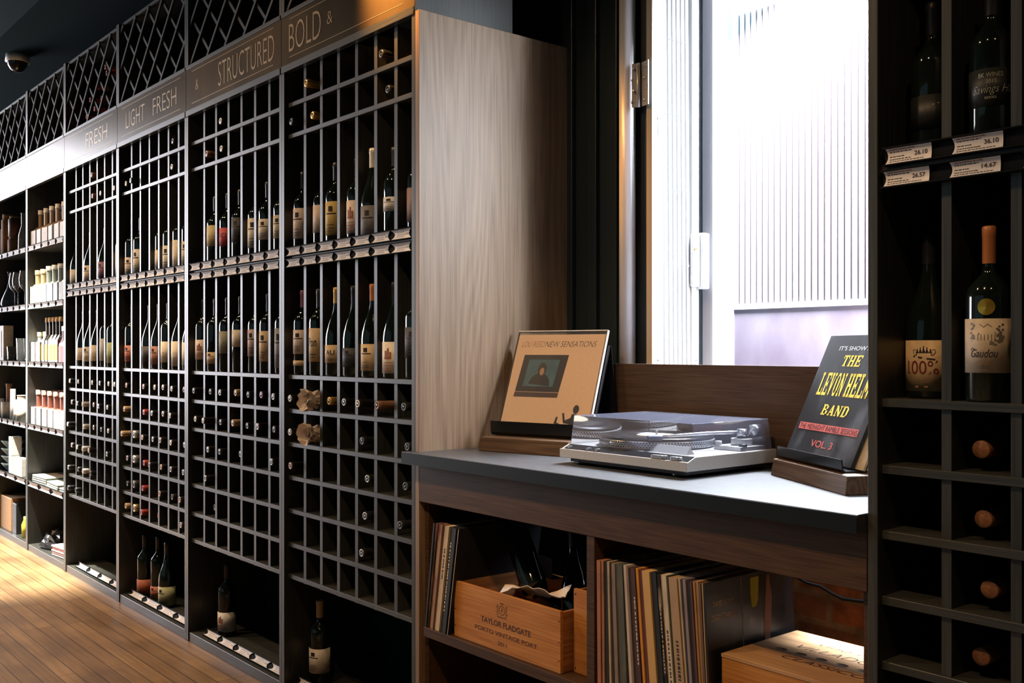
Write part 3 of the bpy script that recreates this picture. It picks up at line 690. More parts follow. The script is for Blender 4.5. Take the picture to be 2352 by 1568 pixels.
# ---- the four bottles of the right-hand rack (built larger in the picture, with their print)
def big(x, y, z, kind, z0, z1, m, capm, lb, draw, rz, capshort=False, scale=1.0):
    t = thing('wine_bottle', lb, 'wine bottle', (x, y, z), rz)
    part('glass_body', ME_BODY[kind], t); part('capsule', cap_mesh(kind, capm), t)
    r = RAD[kind]+.0006; mb = MB(); a0 = -PI/2-R(100); a1 = -PI/2+R(100)
    mb.lathe([(r-.0008, z0), (r, z0), (r, z1), (r-.0008, z1)], 40, None, 0, a0, a1)
    fn = lambda s, zz: ((r+.0004)*math.cos(-PI/2+s/r), (r+.0004)*math.sin(-PI/2+s/r), z0+zz)
    draw(mb, fn, z1-z0)
    mb.build('paper_label', [m, M_INK, mat('claret_ink', (.18, .02, .03), .6), mat('brown_ink', (.36, .20, .08), .6), mat('grey_ink', (.22, .20, .17), .6), mat('pale_ink', (.42, .44, .36), .5)], t)
    return t
def seg(mb, fn, pts, wd, mi):
    for (ax, ay), (cx_, cy_) in zip(pts[:-1], pts[1:]):
        dx, dy = cx_-ax, cy_-ay; l = math.hypot(dx, dy) or 1e-6; nx, ny = -dy/l*wd/2, dx/l*wd/2
        mb.add([fn(ax+nx, ay+ny), fn(ax-nx, ay-ny), fn(cx_-nx, cy_-ny), fn(cx_+nx, cy_+ny)], [(0, 1, 2, 3)], mi)
def d100(mb, fn, H):
    put_text(mb, '100%', fn, -.031, .026, H*.33, H*.60, 2, 0.004)
    for x0, x1 in ((-.030, -.0235),): seg(mb, fn, [(x0, H*.365), (x1, H*.365)], .0008, 2)
    # crown and ribbon
    c = .001
    P = lambda x, v2: fn(c+x, H*v2)
    mb.add([P(-.013, .70), P(.013, .70), P(.013, .755), P(-.013, .755)], [(0, 1, 2, 3)], 1)
    for x, hgt in ((-.011, .045), (-.0055, .075), (0, .10), (.0055, .075), (.011, .045)):
        mb.add([P(x-.0030, .75), P(x+.0030, .75), P(x+.0004, .765+hgt), P(x-.0004, .765+hgt)], [(0, 1, 2, 3)], 1)
        mb.add([P(x-.0012, .765+hgt), P(x+.0012, .765+hgt), P(x+.0012, .785+hgt), P(x-.0012, .785+hgt)], [(0, 1, 2, 3)], 1)
    seg(mb, fn, [(c-.019, H*.685), (c-.006, H*.66), (c+.008, H*.635), (c+.019, H*.62)], .0032, 1)
    for sg in (-1, 1): seg(mb, fn, [(c+sg*.013, H*.80), (c+sg*.018, H*.82), (c+sg*.0195, H*.77), (c+sg*.016, H*.71), (c+sg*.013, H*.71)], .0011, 1)
    put_text(mb, 'Cuvee', fn, -.010, .010, H*.17, H*.235, 3, -0.01, 0.3)
    seg(mb, fn, [(-.014, H*.09), (-.008, H*.09)], .003, 3); seg(mb, fn, [(.002, H*.09), (.008, H*.09)], .003, 3)
def dgau(mb, fn, H):
    # engraved house between trees
    rnd = random.Random(4)
    for i in range(46):
        x = rnd.uniform(-.026, -.019) if i < 14 else (rnd.uniform(.016, .026) if i < 34 else rnd.uniform(.006, .024))
        z = rnd.uniform(.60, .93) if i < 34 else rnd.uniform(.50, .60)
        seg(mb, fn, [(x-.0018, H*z), (x+.0018, H*(z+.012))], .0030, 4)
    seg(mb, fn, [(-.012, H*.72), (.014, H*.74)], .0022, 1)
    for k in range(6): seg(mb, fn, [(-.013+k*.0052, H*.60), (-.013+k*.0052, H*.71)], .0012, 4)
    seg(mb, fn, [(-.024, H*.585), (.010, H*.575)], .0016, 4); seg(mb, fn, [(-.020, H*.95), (.020, H*.95)], .0010, 4)
    seg(mb, fn, [(-.010, H*.90), (-.004, H*.84), (.002, H*.90), (.008, H*.85)], .0010, 4)
    put_text(mb, 'Gaudou', fn, -.025, .018, H*.285, H*.44, 1, 0.008, 0.35)
    seg(mb, fn, [(-.026, H*.42), (-.022, H*.46), (-.019, H*.44)], .0010, 1)
    put_text(mb, 'CAHORS', fn, -.016, .010, H*.16, H*.205, 3, -0.01)
    put_text(mb, 'MALBEC', fn, -.015, .006, H*.035, H*.075, 4, 0.0)
def dbk(mb, fn, H):
    put_text(mb, 'BK WINES', fn, -.022, .016, H*.76, H*.88, 5); put_text(mb, '2015', fn, -.010, .006, H*.60, H*.70, 5)
    put_text(mb, 'Savings Hill', fn, -.032, .036, H*.28, H*.56, 5, -0.012, 0.4)
    put_text(mb, 'SERIES', fn, -.012, .006, H*.19, H*.25, 5); seg(mb, fn, [(-.03, H*.06), (.03, H*.06)], .0014, 5)
def dnone(mb, fn, H):
    seg(mb, fn, [(-.006, H*.7), (.006, H*.75)], .0015, 5)
def rx(c): return col_x(RXR, c)[0]
big(-.900, .098, LZ_, bu, .012, .101, paper(.72, .52, .30, 'label_kraft_cream'), CAPM['k'], 'wine bottle with cream label reading 100% below the large prices', d100, R(12))
gb = big(-.771, .047, LZ_, 'slim', .047, .135, paper(.68, .56, .42, 'label_ivory'), foil(.46, .17, .06), 'wine bottle with copper capsule and label reading Gaudou, right of the 100% bottle', dgau, R(18))
mb = MB(); r = RAD['bordeaux']+.001
fnn = lambda u, v: (r*math.cos(-PI/2+u/r), r*math.sin(-PI/2+u/r), .154+v)
mb.add([fnn(0, 0)]+[fnn(.0135*math.cos(a*PI/12), .0135*math.sin(a*PI/12)) for a in range(24)], [(0, i+1, (i+1) % 24+1) for i in range(24)], 0)
part('medal_sticker', mb.mesh('medal_sticker', mat('gold_foil_sticker', (.85, .60, .10), .3, .8)), gb)
big(rx(0)+.000, .085, UZ, bo, .06, .12, mat('black_label', (.012, .014, .015), .5), CAPM['k'], 'all-black wine bottle above the price 26.10', dnone, R(34))
big(-.771, .060, UZ, bo, .075, .137, MATS['black_label'], CAPM['k'], 'dark wine bottle with black label reading BK WINES above the price 36.10', dbk, R(24))
# wax-topped bottles lying in its lower grid
cork = mat('tan_wax_top', (.30, .13, .055), .6, noise=((.22, .09, .04), 200, 3, .4, .6, (1, 1, 1)))
mbc = MB().lathe([(.0150, .243), (.0150, .2875), (.0140, .2885), (0, .2885)], 28); ME_WAX = mbc.mesh('capsule', cork)
for i, (x, z) in enumerate(((-.797, 1.014), (-.782, .897), (-.772, .779), (-.789, .660))):
    fl = [.9875, .8725, .7575, .6435][i]
    cx1, wd1 = col_x(RXR, 1)
    t = thing('wine_bottle', 'tan wax-topped bottle lying in the rack right of the counter, %s down the column' % ['highest', 'second', 'third', 'lowest'][i], 'wine bottle',
              (max(cx1-.0135, min(cx1+.0135, x)), .050+.2885, fl+.0368), 0, 'wax-topped bottles')
    t.rotation_euler = (PI/2, 0, 0)
    part('glass_body', ME_BODY['bordeaux'], t); part('capsule', ME_WAX, t)

# ------------------------------------------------------------------ contents of the gift shelves
def rbox_bottle(mb, w_, d_, h_, neck_r, neck_h, mi_b=0):
    mb.box(-w_/2, w_/2, -d_/2, d_/2, 0, h_*.80)
    mb.add([(-w_/2, -d_/2, h_*.8), (w_/2, -d_/2, h_*.8), (w_/2, d_/2, h_*.8), (-w_/2, d_/2, h_*.8),
            (-neck_r, -neck_r, h_), (neck_r, -neck_r, h_), (neck_r, neck_r, h_), (-neck_r, neck_r, h_)],
           [(0, 1, 5, 4), (1, 2, 6, 5), (2, 3, 7, 6), (3, 0, 4, 7)], mi_b)
    mb.lathe([(neck_r, h_), (neck_r, h_+neck_h)], 12, None, mi_b)
def gift_bottle_meshes(w_, d_, h_, nr, nh, body, labm, capm, lh0, lh1):
    a = MB(); rbox_bottle(a, w_, d_, h_, nr, nh)
    l = MB().box(-w_/2-.001, w_/2+.001, -d_/2-.001, d_/2+.001, lh0, lh1)
    c = MB().lathe([(nr+.003, h_+nh-.012), (nr+.003, h_+nh+.014), (0, h_+nh+.014)], 12)
    return a.mesh('glass_body', body), l.mesh('paper_label', labm), c.mesh('stopper', capm)
amber = mat('amber_glass', (.30, .14, .05), .1); gclear = mat('pale_bottle_glass', (.55, .56, .52), .08)
kinds = {
 'a': gift_bottle_meshes(.085, .085, .125, .013, .085, mat('honey_glass', (.38, .26, .16), .1), paper(.82, .78, .77, 'label_blush'), foil(.82, .76, .70), .0, .100),
 'b': gift_bottle_meshes(.090, .070, .125, .020, .070, mat('straw_glass', (.55, .44, .24), .1), paper(.80, .75, .62, 'label_straw'), foil(.78, .56, .36), .004, .112),
 'c': gift_bottle_meshes(.090, .070, .125, .020, .080, mat('sage_glass', (.30, .33, .28), .1), paper(.66, .72, .78, 'label_ice'), foil(.80, .78, .72), .004, .112),
 'd': gift_bottle_meshes(.080, .080, .130, .012, .04, gclear, paper(.80, .82, .88, 'label_white_blue'), foil(.70, .50, .20), .0, .125),
 'e': gift_bottle_meshes(.055, .055, .165, .011, .085, mat('near_black_glass', (.02, .015, .01), .08), paper(.58, .37, .07, 'label_amber'), foil(.66, .40, .14), .02, .11),
 'f': gift_bottle_meshes(.050, .050, .140, .013, .055, mat('plum_glass', (.10, .03, .05), .1), paper(.28, .12, .15, 'label_plum'), foil(.86, .86, .88), .0, .10),
 'g': gift_bottle_meshes(.095, .070, .115, .016, .080, mat('umber_glass', (.20, .07, .05), .12), paper(.82, .82, .86, 'label_tissue'), foil(.60, .36, .26), .0, .108),
}
def gb_(k, x, y, z, lb, grp):
    t = thing('gift_bottle', lb, 'bottle', (x, y, z), R(random.uniform(-4, 4)), grp)
    for nme, me in zip(('glass_body', 'paper_label', 'stopper'), kinds[k]): part(nme, me, t)
def sz(i): return LZ[i]-.0115
X0, X1 = BX[2]
ORD = ['first', 'second', 'third', 'fourth', 'fifth', 'sixth', 'seventh', 'eighth']
for row, y in (('front', .060), ('rear', .165), ('back', .265)):
    for i in range(6):
        x = X0+.075+i*.117
        gb_('a', x, y, sz(0), 'blush-labelled square bottle, %s in the %s row of the highest gift shelf' % (ORD[i], row), 'blush-labelled bottles')
for row, y in (('front', .050), ('rear', .140), ('back', .230)):
    for i in range(6):
        x = X0+.075+i*.115; k = 'b' if i < 2 else 'c'
        gb_(k, x, y, sz(1), '%s-labelled flask, %s in the %s row of the second gift shelf' % ('straw' if k == 'b' else 'ice blue', ORD[i], row), 'flasks on the second gift shelf')
for i, x in enumerate((X0+.075, X0+.19)): gb_('d', x, .055, sz(2), 'white-wrapped square bottle, %s from the left on the third gift shelf' % ORD[i], 'bottles on the third gift shelf')
for i in range(5):
    for row, y in (('front', .045), ('rear', .13)):
        gb_('e', X0+.275+i*.066, y, sz(2), 'slim amber-labelled bottle, %s in the %s row of the third gift shelf' % (ORD[i], row), 'bottles on the third gift shelf')
for i in range(3): gb_('f', X0+.600+i*.056, .045, sz(2), 'silver-topped plum bottle, %s of three on the third gift shelf' % ORD[i], 'bottles on the third gift shelf')
for row, y in (('front', .050), ('rear', .140)):
    for i in range(6):
        gb_('g', X0+.08+i*.118, y, sz(3), 'white-labelled cork bottle, %s in the %s row of the fourth gift shelf' % (ORD[i], row), 'cork bottles on the fourth gift shelf')
# folded cloths on the fifth shelf
sage = paper(.40, .47, .38, 'sage_linen'); blush = paper(.72, .66, .62, 'pale_linen')
def folded(x, y, z, w_, d_, n, m, lb, grp=None, rz=0, m2=None):
    t = MB()
    for i in range(n):
        o = .006*random.uniform(-1, 1); h = .012
        t.box(-w_/2+o, w_/2+o, -d_/2+o/2, d_/2+o/2, i*h+.0005, (i+1)*h-.0015, i % 2 if m2 else 0)
    o = t.build('folded_cloth', [m, m2 or m], None, bevel=.004); o.location = (x, y, z); o.rotation_euler.z = rz; tag(o, lb, 'cloth', grp); return o
folded(X0+.17, .15, sz(4), .24, .26, 4, sage, 'folded sage linen on the fifth gift shelf, stacked highest', 'folded linens', 0.05, blush)
folded(X0+.44, .15, sz(4), .24, .26, 3, sage, 'folded sage linen on the fifth gift shelf, middle pile', 'folded linens', -0.04, blush)
folded(X0+.635, .15, sz(4), .12, .26, 2, sage, 'folded sage linen on the fifth gift shelf, against the trellis rack', 'folded linens', 0.02, blush)
folded(X0+.56, .13, .0365, .24, .20, 5, paper(.78, .74, .74, 'pale_check_cloth'), 'pile of pink and white cloths on the lowest gift shelf', None, 0.1, paper(.70, .30, .34, 'rose_cloth'))
# dark bin bag with a white corner
def lump(name, x, y, z, sx, sy, sz_, m, seed, lb, cat):
    rnd = random.Random(seed); mb = MB(); n = 16; rg = 9; vs = [(0, 0, sz_)]; fs = []
    for i in range(1, rg+1):
        th = PI/2*i/rg
        for k in range(n):
            a = 2*PI*k/n; q = 1+.16*rnd.uniform(-1, 1)*(1 if i < rg else .3)
            vs.append((sx*math.sin(th)*math.cos(a)*q, sy*math.sin(th)*math.sin(a)*q, max(0, sz_*math.cos(th)*q)))
    for k in range(n): fs.append((0, 1+k, 1+(k+1) % n))
    for i in range(rg-1):
        for k in range(n): fs.append((1+i*n+k, 1+(i+1)*n+k, 1+(i+1)*n+(k+1) % n, 1+i*n+(k+1) % n))
    mb.add(vs, fs, 0, False)
    o = mb.build(name, m); o.location = (x, y, z); tag(o, lb, cat); return o
lump('plastic_bag', X0+.20, .13, .0365, .15, .10, .09, mat('crinkled_black_plastic', (.02, .02, .022), .18), 5, 'crumpled black plastic bag on the lowest gift shelf', 'bag')
# --- shelf at the left edge
Y0, Y1 = BX[1]
def simple(name, mb, mats, loc, lb, cat, grp=None, bevel=0, rz=0):
    o = mb.build(name, mats, None, bevel=bevel); o.location = loc; o.rotation_euler.z = rz; return tag(o, lb, cat, grp)
spice = mat('ground_spice', (.40, .19, .07), .7, noise=((.26, .11, .04), 90, 4, .35, .65, (1, 1, 1)))
def jar(x, y, z, r_, h_, m, lb):
    t = thing('spice_jar', lb, 'jar', (x, y, z), 0, 'spice jars')
    MB().lathe([(0, 0), (r_, 0), (r_, h_*.86), (r_*.8, h_*.9), (r_*.8, h_*.92), (0, h_*.92)], 20).build('jar_body', m, t)
    MB().lathe([(r_*.85, h_*.92), (r_*.85, h_), (0, h_)], 20).build('lid', mat('cork_lid', (.42, .24, .12), .8), t)
jar(Y0+.125, .052, sz(0), .044, .270, spice, 'tall jar of orange-brown spice on the highest left-edge shelf')
jar(Y0+.285, .055, sz(0), .047, .110, spice, 'short spice jar under another on the highest left-edge shelf')
jar(Y0+.285, .055, sz(0)+.1115, .044, .130, mat('dark_spice', (.12, .045, .02), .5), 'dark spice jar stacked on the short one at left')
simple('pillar_candle', MB().lathe([(0, 0), (.028, 0), (.028, .175), (.024, .18), (0, .178)], 24), paper(.80, .76, .70, 'candle_wax'), (Y0+.050, .040, sz(0)), 'white pillar candle at the left edge of the highest shelf', 'candle')
simple('glass_pitcher', MB().lathe([(0, 0), (.030, 0), (.032, .004), (.030, .10), (.014, .16), (.014, .235), (.018, .24)], 20), M_GLASSC, (Y0+.520, .042, sz(0)), 'slim clear glass bottle beside the post on the highest left shelf', 'bottle')
# carafe and wine glasses
simple('wine_carafe', MB().lathe([(0, .002), (.045, .0), (.062, .035), (.055, .07), (.026, .14), (.015, .19), (.016, .22), (.024, .245)], 28), M_GLASSC, (Y0+.092, .072, sz(1)), 'clear flared wine carafe on the second left-edge shelf', 'carafe')
GL = MB().lathe([(0, .0), (.034, .001), (.030, .004), (.005, .010), (.004, .095), (.012, .105), (.034, .135), (.038, .17), (.030, .225)], 24)
gme = GL.mesh('wine_glass', M_GLASSC)
for i, (x, y) in enumerate(((.290, .050), (.372, .050), (.455, .130), (.535, .048))):
    o = bpy.data.objects.new('wine_glass', gme); COL.objects.link(o); o.location = (Y0+x, y, sz(1))
    tag(o, 'clear stemmed wine glass, %s from the carafe on the second left shelf' % ORD[i], 'wine glass', 'wine glasses')
fb = thing('picture_box', 'white box with a brown picture at the left edge of the third shelf', 'box', (Y0+.095, .040, sz(2)))
MB().box(-.072, .072, -.03, .03, 0, .235).build('box_body', paper(.80, .77, .74, 'white_card'), fb, bevel=.003)
MB().box(-.070, .020, -.0325, -.0305, .03, .20).build('picture', mat('brown_print', (.14, .06, .04), .5, noise=((.60, .45, .38), 9, 3, .45, .6, (1, 1, 1))), fb)
tum = MB().lathe([(0, .004), (.030, .003), (.033, .01), (.038, .10), (.036, .10), (.031, .012), (0, .008)], 12)
tme = tum.mesh('glass_tumbler', M_GLASSC)
for i, (x, y, s) in enumerate(((.240, .050, 1.0), (.300, .150, 1.0), (.465, .050, 1.5), (.545, .130, 1.5))):
    o = bpy.data.objects.new('glass_tumbler', tme); COL.objects.link(o); o.location = (Y0+x, y, sz(2)); o.scale = (1, 1, s)
    tag(o, '%s cut-glass tumbler, %s of its kind from the front, third left-edge shelf' % ('short' if s == 1 else 'tall', 'first' if y < .1 else 'second'), 'tumbler', 'tumblers')
# fourth shelf: pestle, candles, jars
mr_ = thing('mortar', 'white mortar with a brown wooden pestle on the fourth left-edge shelf', 'mortar', (Y0+.105, .050, sz(3)))
MB().lathe([(0, 0), (.035, 0), (.040, .11), (.035, .11), (.03, .02), (0, .02)], 20).build('bowl', paper(.76, .72, .64, 'stoneware'), mr_)
MB().tube([(0, 0, .03), (-.005, .005, .15), (-.010, .01, .205), (-.012, .012, .225)], [.013, .013, .018, .022], 10).build('pestle', mat('turned_beech', (.42, .22, .12), .5), mr_)
for i, (x, h_) in enumerate(((.318, .20), (.402, .135), (.040, .13))):
    simple('taper_holder', MB().lathe([(0, 0), (.018, 0), (.016, h_), (0, h_)], 16), M_WHITE, (Y0+x, .030, sz(3)), 'white %s cylinder on the fourth left-edge shelf' % ['tall', 'middling', 'leftmost low'][i], 'candle')
simple('stoneware_jar', MB().lathe([(0, 0), (.040, 0), (.042, .105), (.036, .11), (.034, .16), (.038, .165), (0, .166)], 20), MATS['stoneware'], (Y0+.470, .052, sz(3)), 'pale stoneware jar beside the post on the fourth left-edge shelf', 'jar')
# fifth shelf: bowls, boxes
bw = MB().lathe([(0, .0), (.035, .0), (.040, .006), (.075, .050), (.073, .052), (.038, .010), (0, .008)], 24).mesh('ceramic_bowl', mat('teal_glaze', (.30, .38, .40), .25))
for i in range(4):
    o = bpy.data.objects.new('ceramic_bowl', bw); COL.objects.link(o); o.location = (Y0+.105, .085, sz(4)+.048*i); tag(o, 'blue-grey bowl, %s from the bottom of its stack at the left edge' % ORD[i], 'bowl', 'stacked bowls')
for i in range(2):
    simple('slim_box', MB().box(-.035, .035, -.03, .03, 0, .118), paper(.72, .73, .75, 'grey_white_card'), (Y0+.330, .040, sz(4)+.1195*i), 'slim white box, %s of two stacked on the fifth left-edge shelf' % ['lower', 'upper'][i], 'box', 'slim boxes', .002)
simple('soap_carton', MB().box(-.05, .05, -.03, .03, 0, .115), MATS['white_card'], (Y0+.490, .045, sz(4)), 'low cream carton beside the post on the fifth left-edge shelf', 'box', None, .004, R(8))
simple('cardboard_box', MB().box(-.13, .13, -.10, .10, 0, .21), paper(.42, .24, .12, 'brown_cardboard'), (Y0+.155, .125, .0365), 'brown cardboard box on the lowest shelf at the left edge', 'box', None, .003)
simple('black_box', MB().box(-.045, .045, -.10, .10, 0, .19), M_DARKPL, (Y0+.350, .13, .0365), 'black box right of the brown cardboard box', 'box', None, .003)
simple('detergent_bottle', MB().lathe([(0, 0), (.020, 0), (.022, .08), (.010, .11), (.010, .13), (0, .13)], 16), mat('yellow_green_plastic', (.45, .46, .06), .4), (Y0+.545, .045, .0365), 'small yellow-green bottle by the post on the lowest left shelf', 'bottle')

# ceiling camera
sc_ = thing('security_camera', 'small white dome camera on the dark ceiling above the racks', 'security camera', (-6.70, .010, 3.0))
MB().lathe([(0, -.0), (.022, 0), (.06, 0), (.064, -.035), (0, -.035)][0:4][1:] and [(0, 0), (.066, 0), (.070, -.045), (0, -.045)], 24).build('mount', M_WHITE, sc_)
MB().lathe([(.058, -.045), (.055, -.068), (.040, -.092), (.02, -.104), (0, -.106)], 24).build('dome', mat('smoked_dome', (.03, .03, .035), .05), sc_)

# ------------------------------------------------------------------ window niche
CT = 0.902
win = bpy.data.objects.new('window_1', None); COL.objects.link(win); win.location = (-1.3, WY, 0.93); win['kind'] = 'structure'
M_LAV = mat('shaded_frame_paint', (.42, .41, .47), .5)
M_JAMB = mat('dark_window_jamb', (.012, .018, .022), .4)
MB().box(-2.100, -1.992, .56, .86, .93, 2.36).build('jamb', M_JAMB, win, True)
MB().box(-0.60, -0.55, .58, .86, .93, 2.36).build('jamb', M_JAMB, win, True)
MB().box(-1.992, -0.60, .60, .86, 2.32, 2.36).build('head', M_WHITE, win, True)
MB().box(-1.992, -0.60, .60, .86, .90, .955).build('sill', M_WHITE, win, True)
MB().tube([(-2.052, .532, .93), (-2.052, .532, 2.36)], .024, 24).build('round_post', mat('grey_round_post', (.62, .61, .66), .35, .1), win, True)
MB().box(-2.004+.012, -1.953, .80, .873, .955, 2.32).build('sash_stile', mat('lilac_white_paint', (.72, .71, .78), .45), win, True)
# hinged, folding steel grille, swung back against the reveal: it lies along the depth of the wall
gr = thing('security_grille', 'white folding steel security grille folded against the left of the window', 'window grille', (-1.975, .65, .955))
GX = -1.968
MB().box(-1.990, GX, .550, .5945, .96, 2.315).build('end_post', [mat('beige_shade', (.46, .42, .36), .45)][0] if False else M_WHITE, gr, True, .0015)
MB().box(-1.990, GX-.0005, .5465, .5500, .96, 2.315).build('shaded_end_face', mat('beige_shade', (.40, .36, .31), .5), gr, True)  # unlit end of the white post, its shade put into a beige sheet
for i in range(6):
    y = .604 + i*.0195
    s_m = MB(); tl_ = .008
    s_m.add([(GX-.016, y-tl_, .965), (GX-.004, y-tl_, .965), (GX-.004, y-tl_+.012, .965), (GX-.016, y-tl_+.012, .965),
             (GX-.016, y-.0+.0, 2.31), (GX-.004, y, 2.31), (GX-.004, y+.012, 2.31), (GX-.016, y+.012, 2.31)][0:0] or
            [(GX-.016, y+.006, .965), (GX-.003, y+.006, .965), (GX-.003, y+.0175, .965), (GX-.016, y+.0175, .965),
             (GX-.016, y-.006, 2.31), (GX-.003, y-.006, 2.31), (GX-.003, y+.0055, 2.31), (GX-.016, y+.0055, 2.31)],
            [(3, 2, 1, 0), (4, 5, 6, 7), (0, 1, 5, 4), (1, 2, 6, 5), (2, 3, 7, 6), (3, 0, 4, 7)])
    for z in (.99, 1.22, 1.44, 1.66, 1.88, 2.10, 2.28):
        yy = y+.0117-.012*(z-.965)/1.345
        s_m.lathe([(.0036, 0), (.0036, .002), (.002, .003), (0, .003)], 8, Matrix.Translation((GX-.003, yy, z)) @ Matrix.Rotation(PI/2, 4, 'Y'))
    s_m.build('folded_slat', M_WHITE, gr, True)
MB().box(-1.990, GX, .7225, .7545, .96, 2.315).build('lock_post', M_WHITE, gr, True, .002)
MB().box(GX, GX+.012, .712, .7545, 1.378, 1.535).box(GX+.001, GX+.024, .745, .775, 1.372, 1.540).build('lock_case', M_WHITE, gr, True, .004)
MB().lathe([(0, 0), (.0065, 0), (.0055, .003), (.002, .003), (.0018, .001), (0, .001)], 16, Matrix.Translation((GX+.012, .722, 1.490)) @ Matrix.Rotation(PI/2, 4, 'Y')).build('key_cylinder', mat('brass_cylinder', (.60, .45, .22), .3, .9), gr, True)
for (y, z) in ((.572, 1.86), (.738, 1.86), (.572, 1.16), (.738, 1.16)):
    MB().lathe([(0, 0), (.006, 0), (.004, .002), (0, .002)], 10, Matrix.Translation((GX, y, z)) @ Matrix.Rotation(PI/2, 4, 'Y')).box(GX, GX+.002, y-.0012, y+.0012, z-.05, z-.012).build('bolt', M_STEEL, gr, True)
hg = MB()
hg.bar((-2.028, .527, 1.895), (-2.028, .527, 2.022), .032, .003, (.55, -.8, 0)); hg.bar((-1.985, .534, 1.895), (-1.985, .534, 2.022), .034, .003, (-.25, -.95, 0))
hg.tube([(-2.008, .532, 1.893), (-2.008, .532, 2.02)], .006, 10)
ho = hg.build('butt_hinge', mat('zinc_hinge', (.52, .50, .49), .35, .5), gr, True)
sc2 = MB()
for k in range(4):
    for x, yb in ((-2.028, .5255), (-1.985, .5325)): sc2.lathe([(0, .0), (.0045, 0), (.003, .0015), (0, .0015)], 10, Matrix.Translation((x+(.006 if k % 2 else -.002), yb, 1.91+k*.032)) @ Matrix.Rotation(PI/2, 4, 'X'))
sb = sc2.build('screw', M_STEEL, ho); sb.location = (1.975, -.65, -.955)

# the screen across the alley: white frame, ribbed sheet above, plain panel below
scr = thing('alley_screen', 'white framed ribbed screen outside the window across the alley', 'screen', (-2.0, 1.36, 0))
MB().box(-2.370, -2.290, 1.336, 1.38, .3, 2.52).box(-2.29, -1.25, 1.364, 1.40, 2.40, 2.52).build('frame', M_WHITE, scr, True, .004)
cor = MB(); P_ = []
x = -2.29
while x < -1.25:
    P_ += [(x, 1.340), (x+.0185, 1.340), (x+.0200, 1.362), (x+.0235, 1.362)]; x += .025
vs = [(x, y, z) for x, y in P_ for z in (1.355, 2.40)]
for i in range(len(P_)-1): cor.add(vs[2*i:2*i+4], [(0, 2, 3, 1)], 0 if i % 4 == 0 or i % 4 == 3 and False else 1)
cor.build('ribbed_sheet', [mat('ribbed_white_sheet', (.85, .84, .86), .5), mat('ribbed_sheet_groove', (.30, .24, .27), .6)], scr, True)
MB().box(-2.29, -1.25, 1.335, 1.35, 1.335, 1.355).build('rail', M_WHITE, scr, True)
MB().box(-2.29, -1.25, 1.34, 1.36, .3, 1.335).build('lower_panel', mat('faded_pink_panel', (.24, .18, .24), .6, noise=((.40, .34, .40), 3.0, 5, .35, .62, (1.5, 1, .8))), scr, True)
struct('ground_outside', MB().box(-6, 3, .76, 3.2, -.1, 0), mat('pale_paving', (.45, .44, .43), .9))
struct('wall_outside', MB().box(-6, 3, 2.2, 2.3, 0, 4.2), mat('pale_render', (.62, .62, .64), .9))

# ------------------------------------------------------------------ counter and the cabinet below
cb = thing('record_cabinet', 'brown wooden cabinet with open bays under the black counter top', 'cabinet', (-1.66, .24, 0))
MB().box(-2.351, -0.964, 0.0, .020, .762, .869).build('apron', M_APRON, cb, True, .001, 1)
MB().box(-2.351, -2.333, 0.020, .47, 0, .868).build('side_panel', M_APRON, cb, True)
MB().box(-0.982, -0.964, 0.020, .47, 0, .868).build('side_panel', M_APRON, cb, True)
MB().box(-1.676, -1.650, 0.002, .47, .412, .762).build('divider', M_APRON, cb, True, .001, 1)
MB().box(-1.676, -1.650, 0.002, .47, .04, .386).build('divider', M_APRON, cb, True, .001, 1)
MB().box(-2.333, -0.982, 0.002, .47, .386, .412).build('shelf', M_APRON, cb, True, .001, 1)
MB().box(-2.333, -0.982, 0.004, .47, .0, .040).build('base_shelf', M_APRON, cb, True)
MB().box(-2.333, -1.676, .455, .470, .412, .762).build('back_panel', M_BACK, cb, True)
MB().box(-2.333, -0.982, .455, .470, .04, .386).build('back_panel', M_BACK, cb, True)
cto = tag(MB().box(-2.3515, -0.9640, -.030, .470, .869, CT).box(-2.392, -2.3515, -.032, -.0015, .869, CT).build('countertop', M_COUNTER, None, bevel=.0015), 'black counter top that the record player stands on', 'countertop')
MB().box(-2.392, -0.9640, -.0330, -.0321, .869, CT-.0015).build('edge_band', mat('black_edge_band', (.006, .010, .013), .5, spec=.2), cto)
# upstand behind the counter; its left end is scooped to a shadow's outline
ub = MB()
poly = [(-2.351, CT), (-2.351, 1.090)] + [(-2.170+.045*math.sin(a), 1.148-.052*math.cos(a)) for a in [0, .35, .7, 1.05, 1.4]] + [(-2.118, 1.150), (-0.968, 1.150), (-0.968, CT)]
n = len(poly)
vs = [(x, .470, z) for x, z in poly] + [(x, .492, z) for x, z in poly]
ub.add(vs, [tuple(range(n)), tuple(range(2*n-1, n-1, -1))] + [(i, n+i, n+(i+1) % n, (i+1) % n) for i in range(n)])
ubo = ub.build('upstand_board', wood('upstand_walnut', (.040, .023, .014), (.090, .053, .032), 'x', .6, 1.3, True, .2, .04), None)
tag(ubo, 'brown wooden upstand board between the counter and the window', 'board')
# cable running down behind the records
cab_ = MB().tube([(-1.50, .50, .86), (-1.47, .50, .68), (-1.455, .50, .634), (-1.425, .505, .622), (-1.39, .51, .619), (-1.355, .51, .606), (-1.331, .51, .600), (-1.29, .51, .603), (-1.20, .51, .612), (-1.05, .51, .60)], .0040, 8)
tag(cab_.build('power_cable', mat('cable_rubber', (.008, .008, .010), .9, spec=.1)), 'thin black cable crossing the brick wall under the counter', 'cable')

